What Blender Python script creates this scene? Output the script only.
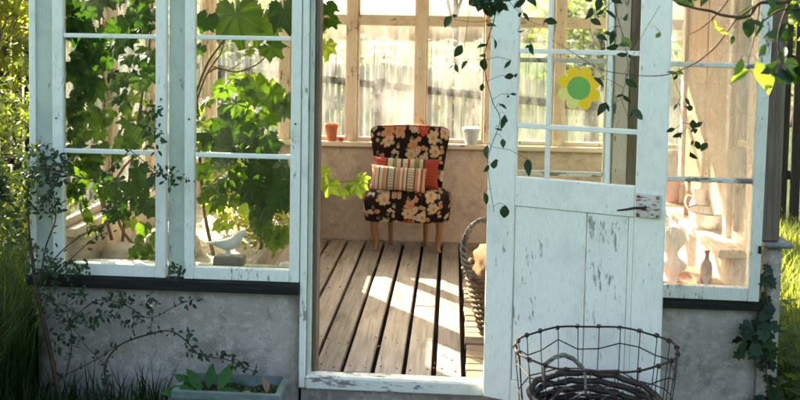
import bpy, bmesh, math, random
import numpy as np
from mathutils import Vector, Matrix, Euler

random.seed(7); RNG = np.random.default_rng(7)
S = bpy.context.scene
for o in list(bpy.data.objects): bpy.data.objects.remove(o)
COL = S.collection
rad = math.radians

# ------------------------------------------------------------------ camera
FPX, EYE = 850.0, 1.6
YAW, PITCH, ROLL = rad(3.5), rad(-3.0), rad(1.0)
PCY = 37 + FPX*math.tan(rad(3.0))
_f = Vector((-math.sin(YAW)*math.cos(PITCH), math.cos(YAW)*math.cos(PITCH), math.sin(PITCH)))
_r = Vector((math.cos(YAW), math.sin(YAW), 0)); _u = _r.cross(_f)
CR = _r*math.cos(ROLL) + _u*math.sin(ROLL)
CU = -_r*math.sin(ROLL) + _u*math.cos(ROLL)
CP = Vector((0, 0, EYE))
cam = bpy.data.cameras.new('camera'); cam_o = bpy.data.objects.new('camera', cam); COL.objects.link(cam_o)
cam.sensor_width = 36; cam.lens = 36*FPX/800
cam.shift_y = -(200-PCY)/800
cam.clip_start = .05; cam.clip_end = 2000
m = Matrix.Identity(4)
for i in range(3): m[i][0] = CR[i]; m[i][1] = CU[i]; m[i][2] = -_f[i]; m[i][3] = CP[i]
cam_o.matrix_world = m
cam.dof.use_dof = True; cam.dof.focus_distance = 3.95; cam.dof.aperture_fstop = 4.5
S.camera = cam_o
# ------------------------------------------------------------------ sky, sun, exposure
SUN_AZ, SUN_EL = -42.0, 30.0          # degrees from +Y (behind the room), towards the left
w = bpy.data.worlds.new('World'); S.world = w; w.use_nodes = True
nt = w.node_tree; bg = nt.nodes['Background']
sk = nt.nodes.new('ShaderNodeTexSky'); sk.sky_type = 'NISHITA'; sk.sun_disc = False
sk.sun_elevation = rad(SUN_EL); sk.sun_rotation = rad(SUN_AZ)
sk.air_density = 1.0; sk.dust_density = 6.0; sk.ozone_density = 1.0
nt.links.new(sk.outputs[0], bg.inputs[0]); bg.inputs[1].default_value = .10
sun = bpy.data.lights.new('sun', 'SUN'); sun.energy = 5.0; sun.angle = rad(.5); sun.color = (1, .86, .66)
sun_o = bpy.data.objects.new('sun', sun); COL.objects.link(sun_o)
SUNDIR = Vector((math.sin(rad(SUN_AZ))*math.cos(rad(SUN_EL)), math.cos(rad(SUN_AZ))*math.cos(rad(SUN_EL)), math.sin(rad(SUN_EL))))
sun_o.rotation_euler = SUNDIR.to_track_quat('Z', 'Y').to_euler(); sun_o.location = SUNDIR*30
S.view_settings.view_transform = 'Standard'; S.view_settings.look = 'None'
S.view_settings.exposure = 2.95; S.view_settings.gamma = 1.0
S.render.engine = 'CYCLES'
S.cycles.max_bounces = 10; S.cycles.transparent_max_bounces = 24; S.cycles.transmission_bounces = 8
S.cycles.diffuse_bounces = 5

def at(px, py, Y):
    d = CR*((px-400)/FPX) - CU*((py-PCY)/FPX) + _f
    return CP + d*(Y/d.y)
def proj(p):
    d = Vector(p)-CP; z = d.dot(_f)
    return 400+FPX*d.dot(CR)/z, PCY-FPX*d.dot(CU)/z

# ------------------------------------------------------------------ material helpers
MATS = {}
def N(nt, t, **kw):
    n = nt.nodes.new('ShaderNode'+t)
    for k, v in kw.items():
        if k == 'i':
            for kk, vv in v.items(): n.inputs[kk].default_value = vv
        else: setattr(n, k, v)
    return n
class G:
    """tiny node-graph helper"""
    def __init__(s, name):
        s.m = bpy.data.materials.new(name); s.m.use_nodes = True; s.t = s.m.node_tree
        s.b = s.t.nodes['Principled BSDF']; s.out = s.t.nodes['Material Output']
    def l(s, a, b): s.t.links.new(a, b)
    def coord(s, scale=(1, 1, 1), rnd=True, kind='Object'):
        tc = N(s.t, 'TexCoord'); mp = N(s.t, 'Mapping'); mp.inputs['Scale'].default_value = scale
        s.l(tc.outputs[kind], mp.inputs[0])
        if rnd:
            oi = N(s.t, 'ObjectInfo'); c = N(s.t, 'CombineXYZ')
            for i, k in enumerate((37., 71., 113.)): s.l(s.math('MULTIPLY', oi.outputs['Random'], k), c.inputs[i])
            s.l(c.outputs[0], mp.inputs['Location'])
        return mp.outputs[0]
    def noise(s, co, scale, detail=4, rough=.55, dist=0., out='Fac'):
        n = N(s.t, 'TexNoise', i={'Scale': scale, 'Detail': detail, 'Roughness': rough, 'Distortion': dist})
        s.l(co, n.inputs['Vector']); return n.outputs[out]
    def math(s, op, a, b=0., c=0., clamp=False):
        n = N(s.t, 'Math', operation=op); n.use_clamp = clamp
        for i, v in enumerate((a, b, c)):
            if hasattr(v, 'is_output'): s.l(v, n.inputs[i])
            else: n.inputs[i].default_value = v
        return n.outputs[0]
    def step(s, v, a, b, lo=0., hi=1.):
        n = N(s.t, 'MapRange', i={1: a, 2: b, 3: lo, 4: hi}); n.interpolation_type = 'SMOOTHSTEP'
        s.l(v, n.inputs[0]); return n.outputs[0]
    def ramp(s, v, stops, mode='LINEAR'):
        n = N(s.t, 'ValToRGB'); e = n.color_ramp.elements; n.color_ramp.interpolation = mode
        while len(e) < len(stops): e.new(.5)
        for x, (p, c) in zip(e, stops): x.position = p; x.color = (*c, 1)
        s.l(v, n.inputs[0]); return n.outputs[0]
    def mix(s, f, a, b, mode='MIX'):
        n = N(s.t, 'Mix', data_type='RGBA', blend_type=mode)
        for i, v in ((0, f), (6, a), (7, b)):
            if hasattr(v, 'is_output'): s.l(v, n.inputs[i])
            elif i == 0: n.inputs[0].default_value = v
            else: n.inputs[i].default_value = (*v, 1)
        return n.outputs[2]
    def bump(s, h, strength=.3, dist=.004):
        n = N(s.t, 'Bump', i={'Strength': strength, 'Distance': dist}); s.l(h, n.inputs['Height'])
        s.l(n.outputs[0], s.b.inputs['Normal']); return n.outputs[0]
    def base(s, c):
        if hasattr(c, 'is_output'): s.l(c, s.b.inputs['Base Color'])
        else: s.b.inputs['Base Color'].default_value = (*c, 1)
    def set(s, **kw):
        for k, v in kw.items():
            i = s.b.inputs[k.replace('_', ' ')]
            if hasattr(v, 'is_output'): s.l(v, i)
            else: i.default_value = v
def axscale(ax, along, across):
    return tuple(along if i == ax else across for i in range(3))

def paint(col, under1, under2, chip=.63, crack=.70, dirt=(.42, .44, .40), dirt_amt=.35, rough=.5):
    def make(name, ax):
        g = G(name)
        cg = g.coord(axscale(ax, 5, 70)); co = g.coord((1, 1, 1)); cs = g.coord(axscale(ax, .35, 1.25))
        grain = g.noise(cg, 1, 5, .6)
        wood = g.ramp(grain, [(.3, under1), (.7, under2)])
        n1 = g.noise(cs, 23, 9, .70, .35); n2 = g.noise(cs, 60, 5, .65)
        big = g.noise(co, 2.2, 3, .5)
        v = g.math('ADD', g.math('MULTIPLY', n1, .68), g.math('MULTIPLY', n2, .32))
        v = g.math('ADD', v, g.math('MULTIPLY', g.math('SUBTRACT', big, .5), .34))
        m1 = g.step(v, chip-.012, chip+.012)
        fine = g.step(g.noise(cs, 95, 4, .65), crack, crack+.025)
        m2 = g.step(g.math('ADD', g.math('MULTIPLY', grain, .75), g.math('MULTIPLY', n1, .25)), crack-.015, crack+.02)
        m = g.math('MAXIMUM', m1, g.math('MAXIMUM', m2, fine))
        d = g.noise(co, 5, 6, .6)
        pc = g.mix(g.step(d, .48, .75, 0, dirt_amt), col, dirt)
        pc = g.mix(g.step(g.noise(cs, 70, 5, .7), .48, .66, 0, .30), pc, tuple(c*.68 for c in col))
        edge = g.math('SUBTRACT', g.step(v, chip-.035, chip-.008), m1, clamp=True)
        pc = g.mix(g.math('MULTIPLY', edge, .35), pc, tuple(c*.6 for c in dirt))
        g.base(g.mix(m, pc, wood))
        g.set(Roughness=g.step(m, 0, 1, rough, .85)); g.set(Specular_IOR_Level=.3)
        h = g.math('SUBTRACT', g.math('ADD', g.math('MULTIPLY', grain, .35), g.math('MULTIPLY', d, .3)), m)
        g.bump(h, .55, .0035)
        return g.m
    return make
def wood(c1, c2, c3, rough=.75, along=4, across=60, stain=.4, vary=.25):
    def make(name, ax):
        g = G(name)
        cg = g.coord(axscale(ax, along, across)); co = g.coord((1, 1, 1)); cs = g.coord(axscale(ax, .3, 1))
        gr = g.noise(cg, 1, 6, .62, .4); st = g.noise(cs, 6, 6, .6)
        c = g.ramp(gr, [(.22, c1), (.5, c2), (.78, c3)])
        c = g.mix(g.step(st, .5, .78, 0, stain), c, tuple(x*.45 for x in c1))
        oi = N(g.t, 'ObjectInfo'); c = g.mix(1., c, g.ramp(oi.outputs['Random'], [(0, (1-vary,)*3), (1, (1+vary*.3,)*3)]), 'MULTIPLY')
        crack = g.step(g.noise(g.coord(axscale(ax, 1.5, 45)), 1, 3, .5), .69, .73)
        c = g.mix(g.math('MULTIPLY', crack, .7), c, tuple(x*.25 for x in c1))
        g.base(c); g.set(Roughness=rough, Specular_IOR_Level=.25)
        g.bump(g.math('SUBTRACT', gr, g.math('MULTIPLY', crack, .8)), .6, .003)
        return g.m
    return make
def plaster(c1, c2, c3, scale=1.):
    def make(name, ax):
        g = G(name); co = g.coord((1, 1, 1), False)
        a = g.noise(co, 1.6*scale, 6, .6); b = g.noise(co, 60, 5, .65); d = g.noise(co, 7*scale, 6, .62, .5)
        c = g.ramp(a, [(.3, c1), (.5, c2), (.72, c3)])
        c = g.mix(g.step(d, .47, .66, 0, .6), c, tuple(x*.7 for x in c1))
        c = g.mix(g.step(g.noise(co, 26*scale, 6, .7), .5, .62, 0, .4), c, tuple(min(1, x*1.18) for x in c3))
        c = g.mix(g.step(b, .5, .8, 0, .35), c, tuple(x*.55 for x in c2))
        cr = N(g.t, 'TexVoronoi', feature='DISTANCE_TO_EDGE', i={'Scale': 2.1}); g.l(g.mixv(co, g.noise(co, 5, 4, out='Color'), .25), cr.inputs['Vector'])
        crk = g.math('MULTIPLY', g.step(cr.outputs['Distance'], 0, .006, 1, 0), g.step(g.noise(co, 2.5, 2), .52, .6))
        c = g.mix(g.math('MULTIPLY', crk, .12), c, tuple(x*.4 for x in c1))
        g.base(c); g.set(Roughness=.9, Specular_IOR_Level=.2)
        h = g.math('ADD', g.math('MULTIPLY', d, .8), g.math('MULTIPLY', b, .8)); g.bump(g.math('SUBTRACT', h, g.math('MULTIPLY', crk, .25)), .9, .009)
        return g.m
    return make
def _mixv(s, a, b, f):
    n = N(s.t, 'Mix', data_type='VECTOR'); n.inputs[0].default_value = f
    s.l(a, n.inputs[4]); s.l(b, n.inputs[5]); return n.outputs[1]
G.mixv = _mixv
def speckle(c1, c2, scale=8, rough=.7, metal=0., bump=.3, spec=.3, bscale=40, dist=.003):
    def make(name, ax):
        g = G(name); co = g.coord()
        a = g.noise(co, scale, 6, .62)
        g.base(g.ramp(a, [(.32, c1), (.68, c2)])); g.set(Roughness=rough, Metallic=metal, Specular_IOR_Level=spec)
        if bump: g.bump(g.noise(co, bscale, 5), bump, dist)
        return g.m
    return make
def leafmat(c1, c2, c3, trans=(.35, .5, .05), tf=.45, rough=.45, veins=False, spec=.2):
    def make(name, ax):
        g = G(name); ge = N(g.t, 'NewGeometry'); oi = N(g.t, 'ObjectInfo')
        r = g.math('FRACT', g.math('ADD', ge.outputs['Random Per Island'], oi.outputs['Random']))
        co = g.coord()
        k = g.math('ADD', g.math('MULTIPLY', r, .75), g.math('MULTIPLY', g.noise(co, 14, 3), .25))
        c = g.ramp(k, [(.12, c1), (.5, c2), (.9, c3)])
        if veins:
            tc = N(g.t, 'TexCoord'); sx = N(g.t, 'SeparateXYZ'); g.l(tc.outputs['Object'], sx.inputs[0])
            an = g.math('ARCTAN2', sx.outputs[0], sx.outputs[1])
            q = g.math('ABSOLUTE', g.math('SINE', g.math('MULTIPLY', an, 3.3)))
            vm = g.step(q, 0., .15, .7, 0.)
            c = g.mix(vm, c, tuple(min(1, x*1.7+.02) for x in c3))
        g.base(c); g.set(Roughness=rough, Specular_IOR_Level=spec)
        g.bump(g.noise(co, 60, 3), .25, .002)
        tr = N(g.t, 'BsdfTranslucent'); tcol = g.mix(g.math('MULTIPLY', r, .6), trans, tuple(t*.5 for t in trans))
        tcol = g.mix(g.step(g.noise(co, 7 if not veins else 2.2, 4, .65), .42, .68, 0, .7), tcol, tuple(t*.4 for t in trans))
        if veins: tcol = g.mix(g.math('MULTIPLY', vm, .8), tcol, tuple(t*1.5 for t in trans))
        g.l(tcol, tr.inputs[0])
        mx = N(g.t, 'MixShader'); mx.inputs[0].default_value = tf
        g.l(g.b.outputs[0], mx.inputs[1]); g.l(tr.outputs[0], mx.inputs[2]); g.l(mx.outputs[0], g.out.inputs[0])
        return g.m
    return make
def glass(dust, dcol=(.85, .82, .74), streak=2., film=0.):
    def make(name, ax):
        g = G(name); t = g.t; t.nodes.remove(g.b)
        tr = N(t, 'BsdfTransparent'); tr.inputs[0].default_value = (.93, .96, .94, 1)
        gl = N(t, 'BsdfGlossy'); gl.inputs['Roughness'].default_value = .015
        fr = N(t, 'Fresnel'); fr.inputs[0].default_value = 1.5
        co = g.coord()
        bn = N(t, 'Bump', i={'Strength': .05, 'Distance': .02}); g.l(g.noise(co, 4, 2), bn.inputs['Height']); g.l(bn.outputs[0], gl.inputs['Normal'])
        mx = N(t, 'MixShader'); g.l(g.math('MULTIPLY', fr.outputs[0], .9, clamp=True), mx.inputs[0]); g.l(tr.outputs[0], mx.inputs[1]); g.l(gl.outputs[0], mx.inputs[2])
        df = N(t, 'BsdfDiffuse'); df.inputs[0].default_value = (*dcol, 1)
        tl = N(t, 'BsdfTranslucent'); tl.inputs[0].default_value = (*dcol, 1)
        dm = N(t, 'MixShader'); dm.inputs[0].default_value = .6; g.l(df.outputs[0], dm.inputs[1]); g.l(tl.outputs[0], dm.inputs[2])
        n1 = g.noise(g.coord((1, 1, .3)), 5*streak, 6, .65); n2 = g.noise(co, 2.2, 4)
        sp = g.noise(co, 90, 2, .5)
        f = g.math('MULTIPLY', g.math('ADD', g.step(n1, .35, .75), g.math('MULTIPLY', g.step(n2, .4, .7), .7)), dust)
        f = g.math('ADD', g.math('ADD', f, film), g.math('MULTIPLY', g.step(sp, .66, .72), dust*1.3), clamp=True)
        fm = N(t, 'MixShader'); g.l(f, fm.inputs[0]); g.l(mx.outputs[0], fm.inputs[1]); g.l(dm.outputs[0], fm.inputs[2])
        g.l(fm.outputs[0], g.out.inputs[0]); return g.m
    return make
def fabric_floral(name, ax):
    g = G(name); tc = N(g.t, 'TexCoord'); sx = N(g.t, 'SeparateXYZ'); g.l(tc.outputs['Object'], sx.inputs[0])
    v = g.math('SUBTRACT', sx.outputs[2], g.math('MULTIPLY', sx.outputs[1], .8))
    cb = N(g.t, 'CombineXYZ'); g.l(sx.outputs[0], cb.inputs[0]); g.l(v, cb.inputs[1]); co = cb.outputs[0]
    wob = g.noise(co, 22, 3, out='Color')
    col = g.ramp(g.noise(co, 9, 4), [(.35, (.006, .004, .004)), (.7, (.024, .010, .008))])
    def layer(col, scale, size, petals, keep, cols, seed, centre):
        off = N(g.t, 'VectorMath', operation='ADD'); off.inputs[1].default_value = (seed, seed*1.7, 0)
        g.l(co, off.inputs[0])
        vo = N(g.t, 'TexVoronoi', voronoi_dimensions='2D', i={'Scale': scale, 'Randomness': .8}); g.l(off.outputs[0], vo.inputs['Vector'])
        sub = N(g.t, 'VectorMath', operation='SUBTRACT'); g.l(off.outputs[0], sub.inputs[0]); g.l(vo.outputs['Position'], sub.inputs[1])
        s2 = N(g.t, 'SeparateXYZ'); g.l(sub.outputs[0], s2.inputs[0])
        sc = N(g.t, 'SeparateColor'); g.l(vo.outputs['Color'], sc.inputs[0])
        an = g.math('ADD', g.math('ARCTAN2', s2.outputs[1], s2.outputs[0]), g.math('MULTIPLY', sc.outputs[2], 6.))
        pet = g.math('ABSOLUTE', g.math('COSINE', g.math('MULTIPLY', an, petals/2)))
        ln = N(g.t, 'VectorMath', operation='LENGTH'); g.l(sub.outputs[0], ln.inputs[0])
        d = g.math('MULTIPLY', ln.outputs['Value'], scale)           # 0..~.7 within a cell
        d = g.math('ADD', d, g.math('MULTIPLY', g.math('SUBTRACT', g.noise(co, 55, 3), .5), .12))
        R_ = g.math('MULTIPLY', g.math('ADD', .68, g.math('MULTIPLY', pet, .36)), size)
        rr = g.math('DIVIDE', d, R_)
        mk = g.math('MULTIPLY', g.step(rr, .93, 1.0, 1, 0), g.step(sc.outputs[0], 1-keep, 1-keep+.01))
        pc = g.ramp(sc.outputs[1], [(i/len(cols), c) for i, c in enumerate(cols)], 'CONSTANT')
        ring = g.math('ABSOLUTE', g.math('SINE', g.math('MULTIPLY', rr, 8.)))
        pc = g.mix(g.step(ring, .25, .8, .5, 0.), pc, (.16, .05, .03))
        pc = g.mix(g.step(rr, .16, .3, 1, 0), pc, centre)
        return g.mix(mk, col, pc)
    cream, peach, red, leafc = (.52, .38, .23), (.46, .23, .12), (.40, .06, .03), (.09, .13, .05)
    col = layer(col, 27, .40, 2, .5, [leafc, (.35, .30, .16), (.45, .33, .2)], 3.3, (.2, .15, .08))
    col = layer(col, 22, .44, 5, .40, [cream, peach, (.5, .42, .3)], 8.1, (.3, .1, .05))
    col = layer(col, 11.5, .54, 6, .50, [cream, (.56, .43, .28), peach, red, cream], 1.25, (.35, .13, .05))
    g.base(col); g.set(Roughness=.85, Specular_IOR_Level=.15)
    g.bump(g.noise(co, 260, 2), .4, .001); return g.m
def cushion_front(name, ax):
    g = G(name); tc = N(g.t, 'TexCoord'); sx = N(g.t, 'SeparateXYZ'); g.l(tc.outputs['Object'], sx.inputs[0])
    x = g.math('MULTIPLY_ADD', sx.outputs[0], 1/.42, .5)
    o, w_, k, b, r = (.36, .12, .05), (.48, .41, .30), (.04, .035, .03), (.34, .27, .18), (.26, .05, .025)
    st = [(0, b), (.05, o), (.10, w_), (.15, k), (.17, w_), (.22, o), (.26, b), (.30, k), (.32, w_), (.42, k), (.44, b), (.48, o), (.53, w_), (.57, r), (.60, w_), (.64, k), (.66, w_), (.77, k), (.79, o), (.84, w_), (.88, r), (.92, b), (.96, o)]
    c = g.ramp(x, st, 'CONSTANT')
    z = sx.outputs[2]
    zig = g.math('PINGPONG', g.math('ADD', z, g.math('PINGPONG', sx.outputs[0], .010)), .010)
    m1 = g.step(zig, .005, .006)
    inb = g.ramp(x, [(0, (0,)*3), (.32, (1,)*3), (.42, (0,)*3), (.66, (1,)*3), (.77, (0,)*3)], 'CONSTANT')
    c = g.mix(g.math('MULTIPLY', m1, g.math('MULTIPLY', inb, .75)), c, (.12, .06, .04))
    d2 = g.step(g.math('PINGPONG', z, .006), .0035, .004)
    inb2 = g.ramp(x, [(0, (1,)*3), (.10, (0,)*3), (.22, (1,)*3), (.26, (0,)*3), (.48, (1,)*3), (.6, (0,)*3), (.79, (1,)*3), (.84, (0,)*3)], 'CONSTANT')
    c = g.mix(g.math('MULTIPLY', d2, g.math('MULTIPLY', inb2, .45)), c, (.55, .46, .34))
    g.base(c); g.set(Roughness=.9, Specular_IOR_Level=.1); g.bump(g.noise(g.coord((1, 1, 1), False), 220, 2), .5, .0015); return g.m
def cushion_back(name, ax):
    g = G(name); tc = N(g.t, 'TexCoord'); sx = N(g.t, 'SeparateXYZ'); g.l(tc.outputs['Object'], sx.inputs[0])
    x = g.math('MULTIPLY_ADD', sx.outputs[0], 1/.50, .5)
    red, cr, gn, dk = (.25, .035, .022), (.45, .38, .26), (.14, .16, .06), (.05, .04, .03)
    c = g.ramp(x, [(0, red), (.20, dk), (.23, cr), (.30, gn), (.36, cr), (.42, dk), (.45, cr), (.52, red), (.56, cr), (.62, gn), (.70, cr), (.75, dk), (.78, red)], 'CONSTANT')
    c = g.mix(g.step(g.math('PINGPONG', sx.outputs[2], .012), .008, .009, 0, .3), c, (.2, .12, .07))
    g.base(c); g.set(Roughness=.9, Specular_IOR_Level=.1); g.bump(g.noise(g.coord((1, 1, 1), False), 220, 2), .5, .0015); return g.m
def groundmat(name, ax):
    g = G(name); co = g.coord((1, 1, 1), False)
    c = g.ramp(g.noise(co, .9, 6, .65), [(.3, (.025, .045, .012)), (.55, (.05, .075, .02)), (.75, (.085, .075, .035))])
    c = g.mix(g.step(g.noise(co, 18, 5), .4, .75, 0, .6), c, (.02, .032, .01))
    g.base(c); g.set(Roughness=.95, Specular_IOR_Level=.1); g.bump(g.noise(co, 30, 5), .8, .03); return g.m
def wickermat(c1, c2):
    def make(name, ax):
        g = G(name); co = g.coord()
        a = g.noise(co, 18, 5, .6); b = g.noise(g.coord((30, 30, 120)), 1, 2)
        g.base(g.mix(g.step(b, .4, .7, 0, .5), g.ramp(a, [(.3, c1), (.7, c2)]), tuple(x*.5 for x in c1))); g.set(Roughness=.65, Specular_IOR_Level=.3)
        g.bump(b, .4, .002); return g.m
    return make

MK = {
 'paint': paint((.75, .77, .66), (.17, .15, .12), (.33, .30, .25), .628, .685, dirt_amt=.5),
 'paint_post': paint((.48, .53, .44), (.16, .15, .13), (.30, .28, .25), .635, .69, dirt=(.25, .29, .28), dirt_amt=.55),
 'paint_worn': paint((.68, .69, .58), (.13, .11, .09), (.34, .30, .25), .585, .665, dirt_amt=.5),
 'paint_door': paint((.79, .81, .70), (.22, .22, .19), (.44, .43, .37), .640, .690, dirt_amt=.35),
 'paint_inside': paint((.68, .57, .44), (.17, .08, .04), (.36, .19, .09), .600, .69, dirt=(.42, .29, .17), dirt_amt=.7),
 'tan_board': wood((.30, .18, .09), (.44, .28, .15), (.52, .36, .21), .7, 4, 40, .3, .1),
 'grey_wood': wood((.085, .062, .040), (.155, .118, .082), (.24, .19, .14), .85, 4, 75, .4, .1),
 'sill_shade': wood((.007, .008, .007), (.014, .015, .012), (.035, .036, .03), .7, 4, 60, .4, .2),  # near-black tone standing in for shadow below the sashes
 'plank': wood((.24, .19, .14), (.41, .345, .27), (.55, .475, .385), .8, 3, 55, .8, .34),
 'board': wood((.14, .10, .062), (.26, .19, .125), (.38, .30, .20), .75, 5, 60, .5, .4),
 'leg_wood': wood((.22, .105, .05), (.32, .165, .08), (.40, .22, .11), .4, 5, 50, .15, .05),
 'fence_white': wood((.24, .22, .19), (.34, .32, .28), (.44, .42, .37), .8, 3, 40, .3, .2),
 'fence_dark': wood((.012, .011, .009), (.025, .022, .018), (.045, .04, .032), .9, 4, 50, .3, .3),
 'plaster_out': plaster((.27, .225, .175), (.41, .355, .29), (.52, .46, .39)),
 'plaster_in': plaster((.46, .36, .27), (.56, .455, .355), (.63, .53, .43)),
 'stone': speckle((.12, .115, .10), (.30, .28, .25), 9, .9, 0, .7, .2, 25, .006),
 'soil': speckle((.02, .016, .011), (.06, .046, .03), 16, .95, 0, 1., .1, 40, .02),
 'dry_soil': speckle((.48, .41, .30), (.64, .57, .45), 9, .95, 0, 1., .1, 30, .02),
 'under': speckle((.010, .008, .006), (.03, .024, .018), 10, .95, 0, .6, .1),
 'glass': glass(.018, (.8, .8, .76), 3.), 'glass_dusty': glass(.14, (.90, .88, .80)), 'glass_side': glass(.16), 'glass_warm': glass(.34, (.85, .78, .68), 2., .08),
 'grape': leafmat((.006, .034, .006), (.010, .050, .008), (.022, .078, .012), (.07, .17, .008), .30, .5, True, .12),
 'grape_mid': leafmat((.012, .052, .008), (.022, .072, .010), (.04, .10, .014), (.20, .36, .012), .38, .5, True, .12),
 'grape_lit': leafmat((.06, .11, .02), (.09, .15, .025), (.12, .18, .03), (.42, .56, .04), .45, .42, True),  # paler copy of grape with sunlight put into the leaf colour
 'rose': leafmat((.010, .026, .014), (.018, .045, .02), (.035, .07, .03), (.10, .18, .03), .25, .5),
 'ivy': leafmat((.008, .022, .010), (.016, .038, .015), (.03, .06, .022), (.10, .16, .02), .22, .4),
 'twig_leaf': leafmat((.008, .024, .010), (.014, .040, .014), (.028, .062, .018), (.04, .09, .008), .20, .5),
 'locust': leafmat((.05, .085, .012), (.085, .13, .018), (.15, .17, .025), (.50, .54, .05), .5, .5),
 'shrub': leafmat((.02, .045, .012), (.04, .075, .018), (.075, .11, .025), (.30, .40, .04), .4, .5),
 'bright_plant': leafmat((.08, .12, .02), (.14, .17, .03), (.22, .21, .04), (.60, .58, .08), .5, .5),
 'grass': leafmat((.007, .022, .008), (.014, .036, .010), (.028, .055, .015), (.07, .13, .015), .3, .5),  # shade on the left side is put into this darker grass colour
 'grass_sun': leafmat((.04, .07, .015), (.07, .11, .02), (.13, .15, .03), (.40, .46, .06), .45, .5),  # sunlit copy of the grass, sun brightness put into the colour
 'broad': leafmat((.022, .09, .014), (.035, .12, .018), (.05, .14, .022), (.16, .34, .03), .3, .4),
 'dry_leaf': leafmat((.20, .13, .08), (.30, .2, .12), (.4, .3, .2), (.4, .28, .15), .3, .7),
 'flower_white': leafmat((.60, .58, .48), (.70, .68, .58), (.78, .76, .68), (.75, .72, .6), .4, .7),
 'stem': speckle((.035, .022, .014), (.10, .062, .036), 20, .8, 0, .6, .2, 60, .002),
 'vine_stem': speckle((.10, .05, .028), (.22, .12, .06), 18, .8, 0, .6, .2, 60, .002),
 'bark': speckle((.06, .05, .038), (.16, .135, .105), 9, .9, 0, .9, .2, 22, .02),
 'terracotta': speckle((.36, .10, .045), (.52, .19, .09), 10, .85, 0, .3, .2),
 'rust': speckle((.16, .055, .02), (.34, .14, .05), 40, .85, .2, .6, .3),
 'plate_paint': paint((.58, .57, .50), (.16, .05, .018), (.32, .12, .04), .525, .60, dirt=(.38, .18, .07), dirt_amt=.9),
 'iron': speckle((.012, .009, .007), (.07, .038, .022), 45, .7, .4, .5, .4, 90, .002),
 'wicker': wickermat((.085, .052, .026), (.19, .12, .065)),
 'wicker_dark': wickermat((.010, .008, .006), (.045, .036, .026)),
 'wicker_grey': wickermat((.09, .075, .06), (.24, .21, .17)),
 'cloth': speckle((.16, .095, .048), (.25, .155, .08), 14, .9, 0, .5, .1, 120, .002),
 'ceramic': speckle((.62, .63, .62), (.74, .75, .74), 6, .35, 0, .05, .5),
 'plasterwhite': speckle((.66, .62, .55), (.80, .77, .70), 12, .7, 0, .2, .3),
 'bluepot': speckle((.46, .55, .57), (.60, .67, .68), 8, .4, 0, .1, .5),
 'bottle': speckle((.035, .014, .008), (.09, .035, .018), 8, .15, 0, 0, .6),
 'planter': speckle((.10, .135, .115), (.20, .25, .22), 10, .7, 0, .4, .3),
 'sticker_yellow': speckle((.88, .52, .008), (.92, .60, .02), 160, .6, 0, .1, .3),
 'sticker_pale': speckle((.76, .66, .14), (.80, .72, .24), 160, .6, 0, .1, .3),
 'sticker_green': speckle((.15, .38, .07), (.18, .42, .09), 5, .6, 0, 0, .3),
 'floral': fabric_floral, 'cushion_front': cushion_front, 'cushion_back': cushion_back, 'ground': groundmat,
 'roof': leafmat((.70, .70, .66), (.75, .75, .70), (.78, .78, .74), (.55, .55, .50), .45, .6),
 'red': speckle((.30, .05, .03), (.45, .10, .05), 10, .6, 0, .1, .4),
}
AXED = {'paint', 'paint_post', 'paint_worn', 'paint_door', 'paint_inside', 'tan_board', 'grey_wood', 'sill_shade', 'plank', 'board', 'leg_wood', 'fence_white', 'fence_dark'}
def mat(name, ax=2):
    k = name + ('_'+'xyz'[ax] if name in AXED else '')
    if k not in MATS: MATS[k] = MK[name](k, ax)
    return MATS[k]

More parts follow.
